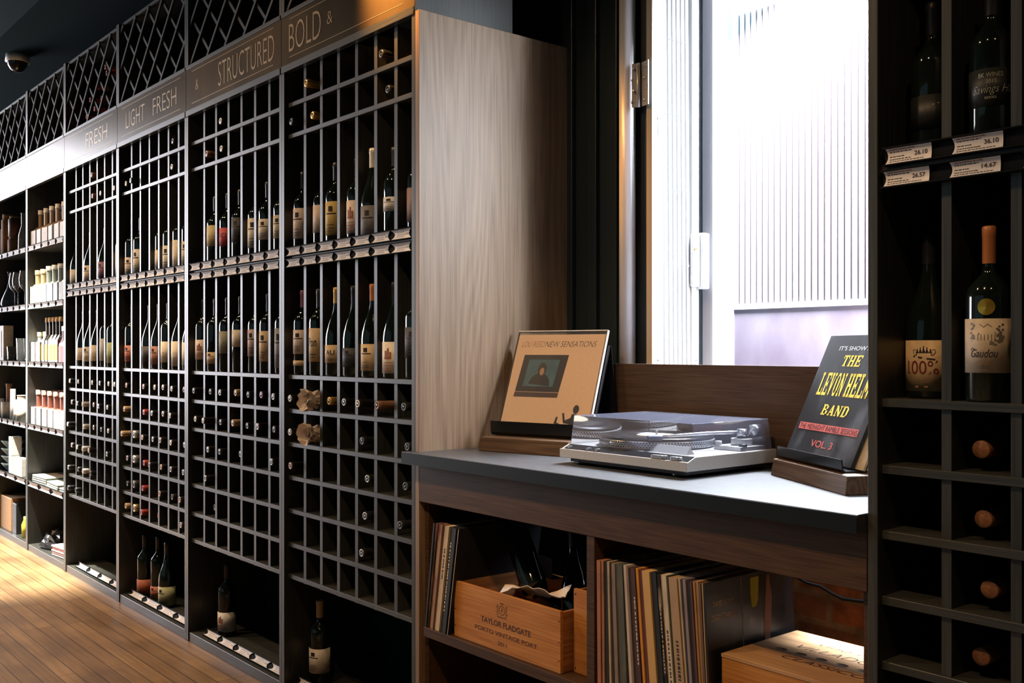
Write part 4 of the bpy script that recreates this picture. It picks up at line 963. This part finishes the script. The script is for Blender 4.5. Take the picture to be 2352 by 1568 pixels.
# ------------------------------------------------------------------ record player
TX, TY = -1.467, .108       # front right corner
tt = thing('record_player', 'silver record player under a clear dust cover on the black counter', 'record player', (TX, TY, CT), R(-.4))
W_, D_ = .4195, .330
B0, B1 = .016, .048
bd = MB(); # body with the front edge cut back for the control strip
pr = [(0, B0), (D_, B0), (D_, B1), (.030, B1), (.006, B1-.010), (0, B1-.010)]
k = len(pr)
bd.add([(-W_, y, z) for y, z in pr] + [(0, y, z) for y, z in pr], [tuple(range(k)), tuple(range(2*k-1, k-1, -1))] + [((i+1) % k, i, k+i, k+(i+1) % k) for i in range(k)])
bd.build('plinth', M_SILVER, tt, bevel=.0015)
MB().box(-W_+.02, -.02, .02, D_-.02, .006, B0).build('underside', M_DARKPL, tt)
for x, y in ((-W_+.05, .04), (-.05, .04), (-W_+.05, D_-.04), (-.05, D_-.04)):
    MB().lathe([(0, 0), (.020, 0), (.022, .007), (0, .007)], 16, Matrix.Translation((x, y, 0))).build('foot', M_DARKPL, tt)
st_ = MB().add([(-W_+.010, .007, B1-.0085), (-.002, .007, B1-.0085), (-.002, .029, B1+.0006), (-W_+.010, .029, B1+.0006),
      (-W_+.010, .007, B1-.014), (-.002, .007, B1-.014), (-.002, .029, B1-.010), (-W_+.010, .029, B1-.010)],
      [(0, 1, 2, 3), (4, 7, 6, 5), (0, 4, 5, 1), (1, 5, 6, 2), (2, 6, 7, 3), (3, 7, 4, 0)])
cs = st_.build('control_strip', M_DARKPL, tt)
for x, w_ in ((-.110, .034), (-.052, .020)):
    kb = MB().box(x, x+w_, .003, .014, B1-.009, B1-.001).box(x+w_+.001, x+w_+.009, .004, .013, B1-.008, B1-.0005)
    kb.build('button', M_STEEL, cs, bevel=.0015)
for x in (-W_+.022, -W_+.09, -W_+.122):
    MB().box(x, x+.010, .006, .015, B1-.008, B1-.002).build('button', M_STEEL, cs, bevel=.001)
# platter with rows of strobe dots
PX_, PY_, PR_ = -.250, .176, .144
pl = MB().lathe([(0, .0), (PR_-.002, 0), (PR_, .002), (PR_, .016), (PR_-.003, .018), (0, .018)], 96, Matrix.Translation((PX_, PY_, B1+.003)), 0)
for row in range(3):
    z0 = B1+.003+.0025+row*.0047
    for i in range(120):
        a = 2*PI*(i+.5*(row % 2))/120; da = 2*PI/120*.30; r = PR_+.0004
        pl.add([(PX_+r*math.cos(a-da), PY_+r*math.sin(a-da), z0), (PX_+r*math.cos(a+da), PY_+r*math.sin(a+da), z0),
                (PX_+r*math.cos(a+da), PY_+r*math.sin(a+da), z0+.0034), (PX_+r*math.cos(a-da), PY_+r*math.sin(a-da), z0+.0034)], [(0, 1, 2, 3)], 1)
pl.build('platter', [mat('cast_aluminium', (.70, .70, .72), .25, .7), M_DARKPL], tt)
MB().lathe([(0, .0), (PR_-.004, 0), (PR_-.003, .002), (0, .002)], 64, Matrix.Translation((PX_, PY_, B1+.0215))).build('rubber_mat', M_DARKPL, tt)
v = MB().lathe([(.003, 0), (.1425, 0), (.1425, .0018), (.052, .0020), (.052, .0016), (.003, .0016)], 96, Matrix.Translation((PX_, PY_, B1+.0238)))
vn = tag(v.build('vinyl_record', mat('grooved_vinyl', (.010, .010, .012), .22)), 'black vinyl record lying on the platter under the clear cover', 'record')
vn.location = tt.location; vn.rotation_euler = tt.rotation_euler
MB().lathe([(.003, 0), (.050, 0), (.050, .0004), (.003, .0004)], 48, Matrix.Translation((PX_, PY_, B1+.0257))).build('centre_label', paper(.72, .62, .42, 'record_label_cream'), vn)
MB().lathe([(0, 0), (.0035, 0), (.003, .014), (0, .016)], 12, Matrix.Translation((PX_, PY_, B1+.022))).build('spindle', M_STEEL, tt)
# strobe block, tonearm
MB().add([(-.155, .045, B1), (-.040, .045, B1), (-.044, .062, B1+.018), (-.150, .062, B1+.018), (-.155, .075, B1), (-.040, .075, B1)],
         [(0, 1, 2, 3), (3, 2, 5, 4), (1, 5, 2), (0, 3, 4), (0, 4, 5, 1)]).build('strobe_block', M_SILVER, tt, bevel=.001)
ta = MB().box(-.092, -.012, .205, .300, B1, B1+.010).lathe([(0, 0), (.026, 0), (.026, .016), (0, .016)], 24, Matrix.Translation((-.052, .262, B1+.010)))
ta.box(-.070, -.034, .246, .276, B1+.010, B1+.026)
ta.build('tonearm_base', M_SILVER, tt, bevel=.001)
MB().lathe([(0, 0), (.008, 0), (.008, .014), (0, .014)], 16, Matrix.Translation((-.085, .215, B1+.006))).build('arm_rest', M_SILVER, tt)
MB().lathe([(0, 0), (.010, 0), (.010, .006), (0, .006)], 18, Matrix.Translation((-.020, .225, B1+.010))).build('anti_skate_dial', M_DARKPL, tt)
hz = B1+.040
arm = MB().tube([(-.052, .262, hz), (-.060, .235, hz+.001), (-.088, .180, hz), (-.120, .120, hz-.004), (-.148, .085, hz-.008)], .0042, 10)
arm.lathe([(0, 0), (.012, 0), (.012, .022), (0, .022)], 18, Matrix.Translation((-.052, .262, B1+.026)))
arm.build('tonearm', M_STEEL, tt)
MB().tube([(-.046, .285, hz+.002), (-.040, .318, hz+.003)], .0155, 20).build('counterweight', M_STEEL, tt)
MB().box(-.012, .012, -.022, .012, -.007, .004, 0, Matrix.Translation((-.157, .074, hz-.009)) @ Matrix.Rotation(R(-38), 4, 'Z')).build('headshell', mat('slate_blue_headshell', (.10, .13, .20), .35), tt, bevel=.002)
# dust cover: five thin clear walls
cvx0, cvx1, cvy0, cvy1, cz0, cz1 = -W_+.006, -.010, .033, .324, B1+.001, .121
cv = MB()
def wallq(a, b_, c, d): cv.add([a, b_, c, d], [(0, 1, 2, 3)], 0, False)
ins = .006
cv.add([(cvx0, cvy0, cz0), (cvx1, cvy0, cz0), (cvx1, cvy1, cz0), (cvx0, cvy1, cz0),
        (cvx0+ins, cvy0+ins, cz1), (cvx1-ins, cvy0+ins, cz1), (cvx1-ins, cvy1-ins, cz1), (cvx0+ins, cvy1-ins, cz1)],
       [(0, 1, 5, 4), (1, 2, 6, 5), (2, 3, 7, 6), (3, 0, 4, 7), (4, 5, 6, 7)])
cvo = cv.build('dust_cover', M_CLEAR, tt)
bv = cvo.modifiers.new('edge', 'BEVEL'); bv.width = .0012; bv.segments = 2; bv.limit_method = 'ANGLE'

# ------------------------------------------------------------------ sleeves on stands
def stand_local(t, W2, zt, tilt, apex=None, back=.11):
    """wooden foot and folded black sheet; u = local x, depth = local y"""
    f = MB()
    f.add([(0, 0, 0), (W2, 0, 0), (W2, back, 0), (0, back, 0), (.004, .006, zt), (W2-.004, .006, zt), (W2-.004, back-.004, zt), (.004, back-.004, zt)],
          [(3, 2, 1, 0), (4, 5, 6, 7), (0, 1, 5, 4), (1, 2, 6, 5), (2, 3, 7, 6), (3, 0, 4, 7)])
    f.build('wooden_foot', wood('stand_foot_walnut', (.060, .034, .020), (.140, .085, .050), 'x', .5, 1.4, True, .3), t, bevel=.002)
def sheet(mb, pts, x0, x1, th, mi=0):
    """a folded sheet: profile pts in (y, z) extruded from x0 to x1"""
    P = [Vector((0, y, z)) for y, z in pts]; n = len(P); top = []; bot = []
    for i in range(n):
        d = (P[min(i+1, n-1)]-P[max(i-1, 0)]).normalized(); nn = Vector((0, -d.z, d.y))
        top.append(P[i]+nn*th/2); bot.append(P[i]-nn*th/2)
    ring = top + bot[::-1]; m = len(ring)
    vs = [(x0, p.y, p.z) for p in ring] + [(x1, p.y, p.z) for p in ring]
    fs = [(i, (i+1) % m, m+(i+1) % m, m+i) for i in range(m)]
    for i in range(n-1): fs += [(i, m-1-i, m-2-i, i+1), (m+i, m+i+1, 2*m-2-i, 2*m-1-i)]
    mb.add(vs, fs, mi)
# left stand
ls = thing('album_stand', 'black metal album stand on a dark wooden foot, left of the record player', 'record stand', (-2.270, .150, CT), R(15))
stand_local(ls, .300, .040, .37)
tl = .37; cy, sy = math.cos(tl), math.sin(tl)
YB = .098; ZB = .050
e = MB()
sheet(e, [(.062, .082), (.064, .050), (.070, .0425), (YB-.004, .0425), (YB+.006, .050), (YB+.006+.268*sy, .050+.268*cy), (YB+.012+.268*sy, .046+.268*cy), (YB+.150, .042)], -.004, .316, .003)
e.build('folded_sheet', M_LEDGE, ls)
def sleeve_frame(t_obj, u0, y0, z0, tilt):
    return Matrix.Translation((u0, y0, z0)) @ Matrix.Rotation(PI/2-tilt, 4, 'X')   # local: x right, y up the sleeve, z toward the viewer
# tan sleeve
a1 = thing('album_sleeve', 'tan album sleeve titled NEW SENSATIONS, standing left of the record player', 'album', tuple(ls.location), R(15))
MF = sleeve_frame(a1, .003, YB-.002, ZB+.004, tl)
S = .298
cvr = MB().box(0, S, 0, S, -.002, .002, 0, MF)
M_TANC = mat('tan_album_card', (.92, .64, .43), .6, noise=((.88, .61, .41), 200, 2, .4, .6, (1, 1, 1)))
fn1 = lambda u, v2: tuple(MF @ Vector((u*S, v2*S, .0024)))
def flat(mb, pts, mi, lift=0.0):
    P = [MF @ Vector((u*S, v2*S, .0024+lift)) for u, v2 in pts]; mb.add(P, [tuple(range(len(P)))], mi)
put_text(cvr, 'LOU REED', fn1, .055, .325, .868, .928, 2, -0.016, .22)
put_text(cvr, 'NEW SENSATIONS', fn1, .335, .920, .868, .928, 1, -0.012, .22)
cvr.build('cover', [M_TANC, mat('dark_brown_ink', (.045, .018, .010), .6), mat('rust_ink', (.30, .10, .03), .6)], a1)
pic = MB()
flat(pic, [(.09, .40), (.60, .40), (.635, .785), (.115, .785)], 0); flat(pic, [(.085, .345), (.595, .345), (.60, .395), (.088, .395)], 1, .0001)
flat(pic, [(.165, .455), (.52, .455), (.545, .735), (.185, .735)], 2, .0002)
# plain dark head-and-shoulders shape
def ell(cx_, cy_, rx_, ry_, a0=0, a1=2*PI, n=20): return [(cx_+rx_*math.cos(a0+(a1-a0)*i/n), cy_+ry_*math.sin(a0+(a1-a0)*i/n)) for i in range(n)]
flat(pic, ell(.352, .458, .125, .135, 0, PI, 18), 3, .0003); flat(pic, ell(.360, .635, .050, .068), 3, .0004); flat(pic, ell(.362, .610, .026, .040), 4, .0005)
pic.build('picture', [mat('near_black_print', (.016, .012, .012), .5), mat('brown_black_print', (.060, .034, .024), .5), mat('teal_print', (.07, .17, .22), .6, noise=((.04, .10, .15), 12, 4, .35, .65, (1, 1, 1))), MATS['near_black_print'], mat('sepia_print', (.45, .26, .12), .6)], a1)
fig = MB()
flat(fig, ell(.835, .235, .033, .044), 0)
flat(fig, [(0.800, .19), (0.860, .185), (0.880, .10), (0.875, .015), (0.805, .012), (0.775, .06)], 0)
flat(fig, [(0.815, .16), (0.735, .125), (0.710, .20), (0.690, .19), (0.720, .095), (0.795, .085)], 0)
flat(fig, [(0.835, .045), (0.675, .015), (0.495, .020), (0.480, .075), (0.500, .078), (0.520, .05), (0.655, .055), (0.815, .095)], 0)
flat(fig, [(0.815, .075), (0.715, .075), (0.645, .10), (0.650, .155), (0.630, .155), (0.615, .085), (0.715, .040), (0.815, .035)], 0)
fig.build('silhouette', MATS['near_black_print'], a1)
slv = MB().box(-.004, S+.006, 0, S+.012, -.0036, .0040, 0, MF)
slv.build('plastic_sleeve', M_SLEEVE, a1)
MB().box(S+.004, S+.0066, 0, S+.012, -.0036, .0042, 0, MF).box(-.004, S+.006, S+.010, S+.0125, -.0036, .0042, 0, MF).build('sleeve_seam', mat('milky_plastic', (.75, .76, .80), .3), a1)
# right stand, turned the other way
rs = thing('album_stand', 'black metal album stand on a chamfered wooden foot, right of the record player', 'record stand', (-1.402, .325, CT), R(-29.2))
stand_local(rs, .340, .038, .406, back=.125)
tr_ = .406; cy, sy = math.cos(tr_), math.sin(tr_)
YR = .052
e = MB()
sheet(e, [(.016, .066), (.018, .046), (.024, .0405), (YR+.022, .0405), (YR+.034, .050), (YR+.034+.22*sy, .050+.22*cy)], .004, .296, .003)
e.build('folded_sheet', M_LEDGE, rs)
a2 = thing('album_sleeve', 'worn black album sleeve lettered BAND and VOL. 3, standing right of the record player', 'album', tuple(rs.location), R(-29.2))
MF = sleeve_frame(a2, -.018, YR-.006, .046, tr_)
S = .298
M_BLKC = mat('scuffed_black_card', (.010, .011, .014), .38, noise=((.085, .090, .105), 9, 8, .50, .80, (1.6, 1, 1)))
cvr = MB().box(0, S, 0, S, -.002, .002, 0, MF)
put_text(cvr, "IT'S SHOWTIME", fn1 if False else (lambda u, v2: tuple(MF @ Vector((u*S, v2*S, .0026)))), .215, .78, .875, .910, 1, .01)
fs_ = lambda u, v2: tuple(MF @ Vector((u*S, v2*S, .0026)))
put_slab(cvr, 'THE', fs_, .33, .61, .745, .835, 2, .15)
put_slab(cvr, 'LEVON', fs_, .12, .495, .505, .690, 2); put_slab(cvr, 'HELM', fs_, .525, .86, .505, .690, 2)
put_slab(cvr, 'BAND', fs_, .31, .70, .350, .435, 2, .15)
cvr.add([fs_(.06, .22), fs_(.93, .22), fs_(.93, .275), fs_(.06, .275)], [(0, 1, 2, 3)], 3)
put_text(cvr, 'THE MIDNIGHT RAMBLE SESSIONS', lambda u, v2: tuple(MF @ Vector((u*S, v2*S, .0029))), .07, .92, .228, .268, 4, .0)
put_text(cvr, 'VOL. 3', fs_, .34, .66, .095, .150, 3, .015)
cvr.build('cover', [M_BLKC, mat('silver_print', (.60, .62, .66), .5), mat('yellow_print', (.80, .62, .09), .5), mat('dull_red_print', (.50, .10, .09), .5), MATS['near_black_print']], a2)
# two more sleeves leaning behind it, seen edge-on by the post
for i, (dx, cl, lb) in enumerate(((.006, paper(.62, .52, .38, 'aged_card'), 'first of two cream-edged sleeves behind the black one, by the dark post'), (.012, paper(.50, .42, .34, 'grey_aged_card'), 'rearmost of two cream-edged sleeves, by the dark post'))):
    M3 = sleeve_frame(None, .004+dx, YR+.006+i*.009, .0435, tr_)
    o = MB().box(0, S, 0, S-.004, -.0022, .0022, 0, M3).build('album_sleeve', cl)
    o.location = rs.location; o.rotation_euler = rs.rotation_euler; tag(o, lb, 'album', 'sleeves behind the black one')

# ------------------------------------------------------------------ records under the counter
SZ = .4125
def record(xt, th, lean, colr, lb, grp, y0=.004, wear=None, h_=.299, extra=None, rough=.55):
    """xt: left edge at the top; lean > 0: top leans to the left of its foot"""
    m = mat('sleeve_%d_%d_%d%s' % (colr[0]*100, colr[1]*100, colr[2]*100, '_w' if wear else ''), colr, rough, noise=((*(wear or tuple(c*.75 for c in colr)), 26, 5, .48, .66, (1, 1, .35))) if False else ((wear or tuple(c*.72 for c in colr)), 26, 5, .48, .66, (1, 1, .35)))
    s = math.sin(R(lean)); c = math.cos(R(lean))
    xb = xt + h_*s
    mb = MB(); sh = -math.tan(R(lean)); z1 = h_*c
    v8 = []
    for z in (0, z1):
        for y in (0, .300):
            for x in (0, th): v8.append((x + (sh*z), y, z))
    mb.add(v8, [(0, 2, 3, 1), (4, 5, 7, 6), (0, 1, 5, 4), (2, 6, 7, 3), (0, 4, 6, 2), (1, 3, 7, 5)])
    if extra: extra(mb, th, sh, z1)
    o = mb.build('record_sleeve', [m, mat('sleeve_print_pale', (.80, .66, .46), .6), M_INK, mat('sleeve_yellow', (.55, .50, .05), .6), mat('sleeve_brown_figure', (.20, .085, .05), .6)])
    o.location = (xb, y0, SZ); tag(o, lb, 'record', grp); return o
def spine_text(mi, a=.1, b_=.6, seed=0):
    def f(mb, th, sh, z1):
        rnd = random.Random(seed); z = a*z1
        while z < b_*z1:
            l = rnd.uniform(.003, .008)
            mb.add([(sh*z+th*.35, -.0003, z), (sh*z+th*.65, -.0003, z), (sh*(z+l)+th*.65, -.0003, z+l), (sh*(z+l)+th*.35, -.0003, z+l)], [(0, 1, 2, 3)], mi); z += l+rnd.uniform(.001, .005)
    return f
X_at = lambda px_: -1.619*0 + 0
def px2x(x):   # position along the cabinet front of a spine
    s = (x-1176)/2313.0; dx = -0.76821 + 0.64019*s; dy = 0.64019 + 0.76821*s
    return dx*(1.619+.004)/dy
GR = 'records in the right bay under the counter'
spines = [ # left px, right px (at the top), lean, colour, wear, words
 (1371.5,1380.2,.6,(.42,.16,.09),(.20,.10,.06),'brick red worn spine, leftmost'), (1380.8,1386,.9,(.40,.20,.10),(.08,.04,.03),'thin orange-brown spine'),
 (1386.4,1394.5,1.0,(.02,.018,.018),None,'black spine third from the divider'), (1395,1399.5,1.6,(.52,.40,.25),(.10,.06,.05),'ragged cream spine near the divider'),
 (1400,1404.5,2.0,(.03,.028,.03),None,'narrow black spine beside the ragged cream one'), (1405,1413.5,2.6,(.26,.19,.15),(.12,.09,.08),'grey-tan spine'),
 (1414,1430,3.2,(.085,.090,.070),(.15,.15,.11),'thick dark grey-green spine'), (1430.4,1437,4.2,(.66,.55,.50),None,'thin whitish spine beside the grey-green one'),
 (1437.4,1443,4.4,(.26,.18,.13),None,'dusty brown spine'), (1443.4,1450,4.6,(.05,.035,.035),None,'first dark maroon spine'), (1450.4,1459,4.8,(.075,.030,.030),None,'second dark maroon spine'),
 (1459.6,1465.5,5.1,(.70,.31,.05),None,'orange spine'), (1465.8,1474,5.2,(.14,.045,.040),None,'oxblood spine beside the orange one'), (1474.6,1493,5.5,(.66,.41,.14),(.62,.38,.13),'thick mustard spine'),
 (1493.6,1500.5,5.6,(.012,.014,.018),None,'glossy black spine right of the mustard one'), (1501,1507.5,5.6,(.014,.016,.020),None,'second black spine right of the mustard one'),
 (1508,1515,5.6,(.02,.02,.02),(.40,.36,.30),'black spine with white-worn edge'), (1515.4,1519,5.6,(.30,.17,.10),None,'thin tan-brown spine'), (1519.4,1530.5,5.6,(.66,.56,.43),None,'cream white spine with black print'),
 (1531,1536,5.6,(.03,.05,.02),None,'dark green spine'), (1536.4,1557,5.6,(.46,.31,.18),(.40,.26,.15),'wide tan spine with grey print'), (1557.6,1562,5.5,(.60,.50,.36),None,'thin cream spine right of the wide tan one'),
 (1562.4,1567.5,5.3,(.03,.05,.12),None,'navy spine'), (1568,1576,5.1,(.30,.23,.24),None,'mauve-grey spine'), (1576.4,1584.5,4.9,(.018,.022,.032),None,'blue-black spine'),
 (1585,1590.5,4.7,(.12,.04,.035),None,'maroon spine near the black cover'), (1591,1596.5,4.5,(.46,.28,.13),None,'first tan spine near the black cover'), (1597,1603,4.2,(.44,.27,.12),None,'second tan spine near the black cover'),
 (1603.4,1610.5,3.8,(.15,.08,.05),None,'brown spine near the black cover'), (1611,1614.0,3.4,(.64,.48,.27),None,'cream spine of the last record')]
for i, (a, c, ln, colr, wear, wd_) in enumerate(spines):
    x0, x1 = px2x(a), px2x(c)
    ex = spine_text(2, .05, .60, i) if i in (18,) else (spine_text(2, .08, .55, i) if i == 20 else (spine_text(1, .3, .8, i) if i in (10, 16) else None))
    record(x0, (x1-x0)*(.90 if i < 21 else .76), ln, colr, 'record, %s, right bay under the counter' % wd_, GR, .003+.004*((i*7) % 5)/5, wear, extra=ex, h_=.297+.003*((i*5) % 4)/4)
# last record, its black cover turned to us
def cover(mb, th, sh, z1):
    X = lambda z: th + sh*z + .0006
    f = lambda y, z: (X(z), y, z)
    put_text(mb, 'DAVID BOWIE', f, .022, .092, z1*.83, z1*.865, 1); put_text(mb, 'ZIGGY STARDUST', f, .014, .102, z1*.735, z1*.775, 1)
    mb.add([f(.150, z1*.76), f(.163, z1*.76), f(.172, z1*.80), f(.178, z1*.97), f(.148, z1*.97), f(.146, z1*.85)], [tuple(range(6))], 3)
    mb.add([f(.112, z1*.40), f(.146, z1*.40), f(.146, z1*.50), f(.112, z1*.50)], [(0, 1, 2, 3)], 3)
    mb.add([f(.196, z1*.40), f(.205, z1*.40), f(.214, z1*.62), f(.222, z1*.80), f(.214, z1*.97), f(.205, z1*.96), f(.196, z1*.75), f(.188, z1*.58)], [tuple(range(8))], 4)
    mb.add([f(.116, z1*.42), f(.117, z1*.42), f(.117, z1*.99), f(.116, z1*.99)], [(0, 1, 2, 3)], 1)
record(px2x(1614.4), .006, 3.2, (.012, .013, .016), 'record in the right bay whose black cover reads ZIGGY STARDUST', GR, .004, (.03, .03, .035), extra=cover, rough=.4)
GL_ = 'records in the left bay under the counter'
lsp = [(976,979,-8,(.02,.02,.022),None,'black spine, first from the left wall'), (979.5,983,-8.2,(.035,.028,.025),(.22,.11,.08),'black and brown mottled spine'),
 (983.6,989,-8.6,(.46,.28,.17),(.18,.05,.05),'tan and red mottled spine'), (991.0,994,-9.0,(.34,.20,.14),None,'thin pinkish brown spine'),
 (997,1007,-9.3,(.64,.50,.33),None,'thick cream spine with small print'), (1008,1015,-9.5,(.02,.022,.026),None,'black spine right of the cream one'), (1016,1023.5,-9.7,(.018,.020,.024),None,'second black spine right of the cream one')]
for i, (a, c, ln, colr, wear, wd_) in enumerate(lsp):
    x0, x1 = px2x(a), px2x(c)
    record(x0 + .298*math.sin(R(-ln)), (x1-x0)*.92, ln, colr, 'record, %s, left bay under the counter' % wd_, GL_, .004+.003*(i % 3), wear, extra=spine_text(2, .5, .8, i) if i == 4 else (spine_text(1, .2, .85, i) if i == 5 else None))
def wedge(mb, th, sh, z1):
    mb.add([(th, -.0008, 0), (th+.0014, -.0008, 0), (th+.0014+sh*z1, -.0008, z1), (th+sh*z1, -.0008, z1)], [(0, 1, 2, 3)], 1)
    mb.add([(th+.0014, -.0008, 0), (th+.0014, .300, 0), (th+.0014+sh*z1, .300, z1), (th+.0014+sh*z1, -.0008, z1)], [(0, 1, 2, 3)], 0)
record(px2x(1025) + .298*math.sin(R(9.8)), .004, -9.8, (.012, .014, .018), 'record with white-edged spine beside the open wooden crate', GL_, .006, None, extra=wedge)

# ------------------------------------------------------------------ wooden crates
def crate(name, lb, loc, w_, d_, h_, th, rz=0, lid=False, front=None, cat='wooden crate'):
    t = thing(name, lb, cat, loc, rz)
    fp = MB().box(0, w_, 0, th, 0, h_).build('front_board', M_CRATE, t, bevel=.001)
    MB().box(0, w_, d_-th, d_, 0, h_).build('back_board', M_CRATE, t, bevel=.001)
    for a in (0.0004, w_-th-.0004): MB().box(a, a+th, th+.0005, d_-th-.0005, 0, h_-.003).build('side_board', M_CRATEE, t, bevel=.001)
    MB().box(th+.001, w_-th-.001, th+.001, d_-th-.001, 0, th).build('base_board', M_CRATE, t)
    if lid: MB().box(-.001, w_+.001, -.001, d_+.001, h_, h_+.008).build('lid', wood('lid_pine', (.36, .185, .085), (.58, .34, .17), 'x', .5, .8, True, .4), t, bevel=.001)
    return t, fp
c1, fp = crate('wine_crate', 'open wooden wine crate printed PORTO VINTAGE PORT 2011', (-2.207, .016, SZ), .427, .26, .150, .010)
pm = MB(); fn = lambda x, z: (x, -.0004, z)
H = .150
put_text(pm, 'TAYLOR FLADGATE', fn, .118, .318, .064, .079, 0, .018)
put_text(pm, 'PORTO VINTAGE PORT', fn, .093, .342, .040, .051, 0, .002)
put_text(pm, '2011', fn, .188, .224, .017, .027, 0, .006)
pm.box(.322, .3235, -.0004, -.0002, .078, .0795)
# small coat of arms
cxm, czm = .205, .108
for a in range(10):
    t0 = 2*PI*a/10; pm.add([fn(cxm+.010*math.cos(t0), czm+.011*math.sin(t0)), fn(cxm+.0118*math.cos(t0), czm+.013*math.sin(t0)), fn(cxm+.0118*math.cos(t0+.5), czm+.013*math.sin(t0+.5)), fn(cxm+.010*math.cos(t0+.5), czm+.011*math.sin(t0+.5))], [(0, 1, 2, 3)])
rnd = random.Random(2)
for s_ in (-1, 1):
    for a in range(7): pm.bar((cxm+s_*(.013+.002*rnd.random()), -.0004, czm-.014+.0042*a), (cxm+s_*(.019+.003*rnd.random()), -.0004, czm-.013+.0042*a+.002*rnd.random()), .0016, .0001)
for a in range(5): pm.bar((cxm-.006+.003*a, -.0004, czm+.015), (cxm-.006+.003*a, -.0004, czm+.0195), .0012, .0001)
pm.bar((cxm-.004, -.0004, czm), (cxm+.004, -.0004, czm), .0014, .0001); pm.bar((cxm, -.0004, czm-.006), (cxm, -.0004, czm+.006), .0014, .0001)
pm.bar((cxm-.018, -.0004, czm-.018), (cxm+.018, -.0004, czm-.018), .002, .0001)
pm.build('print', M_BURN, fp)
nl = MB()
for x in (.005, .421):
    for z in (.03, .075, .125): nl.lathe([(0, .0), (.0018, 0), (.0018, .0006), (0, .0006)], 8, Matrix.Translation((x, -.0001, z)) @ Matrix.Rotation(PI/2, 4, 'X'))
nl.build('nail', M_BURN, fp)
c2, f2 = crate('wine_crate', 'taller plain wooden crate end squeezed between the open crate and the divider', (-1.772, .052, SZ), .086, .25, .202, .009, 0)
nl = MB()
for x, z in ((.006, .012), (.006, .190)): nl.lathe([(0, .0), (.0022, 0), (.0022, .0006), (0, .0006)], 8, Matrix.Translation((x, -.0001, z)) @ Matrix.Rotation(PI/2, 4, 'X'))
nl.build('nail', M_BURN, f2)
c3, f3 = crate('wine_box', 'closed wooden wine box with black print on its lid, right bay under the counter', (-1.3065, .028, SZ), .322, .262, .150, .010, 0, True, cat='wooden box')
lp_ = MB(); zz = .1585
f = lambda x, y: (x, y, zz)
put_text(lp_, 'CLASSICO', f, .092, .277, .070, .090, 0, .0, .3)
for i in range(6):
    lp_.lathe([(0, zz), (.013, zz), (.013, zz+.0001)], 14, Matrix.Translation((.062+i*.047, .118, 0)) @ Matrix.Diagonal((1, .55, 1, 1)))
put_text(lp_, 'VILLADORIA', f, .072, .307, .150, .176, 0, -.01, .3)
put_text(lp_, 'vino rosso', f, .097, .287, .196, .214, 0, -.014, .3)
lp_.build('print', M_BURN, [c for c in c3.children if c.name.startswith('lid')][0] if False else c3)
MB().box(.135, .165, -.0012, .0, .085, .100).build('hand_hole', M_INK, c3)
# bottles lying in the open crate
for i, (x, y, z, rx_, rz_, lb) in enumerate(((-1.99, .135, .480, 78, 60, 'dark bottle lying in the open wooden crate, nearest its middle'),
        (-2.05, .085, .468, 85, 110, 'dark bottle lying lowest in the open wooden crate'), (-1.835, .120, .500, 62, 12, 'dark bottle leaning by the right end of the open crate'))):
    pass
def crate_bottle(base, neck, kind, lb):
    d = (Vector(neck)-Vector(base)).normalized()
    t = thing('wine_bottle', lb, 'wine bottle', base); t.rotation_mode = 'XYZ'; t.rotation_euler = d.to_track_quat('Z', 'Y').to_euler(); t['group'] = 'bottles in the open crate'
    part('glass_body', ME_BODY[kind], t); part('capsule', cap_mesh(kind, CAPM['k']), t)
crate_bottle((-2.115, .072, .462), (-1.86, .100, .466), bo, 'dark bottle lying across the front of the open wooden crate')
crate_bottle((-1.83, .215, .472), (-2.06, .200, .520), ch, 'thick dark bottle lying at the back of the open crate')
crate_bottle((-1.828, .120, .462), (-1.836, .060, .56) if False else (-1.90, .175, .640), bu, 'dark bottle leaning in the right end of the open crate')
crate_bottle((-1.985, .115, .560), (-2.10, .160, .66), bo, 'dark bottle lying uppermost in the open crate, glinting')
# clear acrylic card holder and torn card
ah = MB().box(0, .080, 0, .0025, 0, .055).box(0, .080, .0025, .030, 0, .0025)
tag(ah.build('card_holder', M_ACRYL), 'clear acrylic card holder standing above the open crate', 'card holder'); o = bpy.data.objects['card_holder']; o.location = (-2.02, .150, .593); o.rotation_euler.z = R(-12)
tc_ = MB(); vs = []; fs = []; nx, ny = 12, 5
rnd = random.Random(11)
for i in range(nx+1):
    for j in range(ny+1):
        u = i/nx; v2 = j/ny
        vs.append((u*.20, (v2-.5)*.055*(1+.25*math.sin(u*5)), .035*u+.016*math.sin(u*4+v2*3)+.004*rnd.uniform(-1, 1)))
for i in range(nx):
    for j in range(ny): a = i*(ny+1)+j; fs.append((a, a+ny+1, a+ny+2, a+1))
tc_.add(vs, fs, 0, False)
o = tc_.build('torn_card', mat('torn_card_stock', (.62, .42, .26), .6, noise=((.80, .76, .74), 7, 4, .45, .6, (1, 1, 1)))); o.location = (-2.03, .055, .560); o.rotation_euler.z = R(8); tag(o, 'strip of torn tan and white card draped over the open crate bottles', 'card')
s_ = o.modifiers.new('thick', 'SOLIDIFY'); s_.thickness = .0015
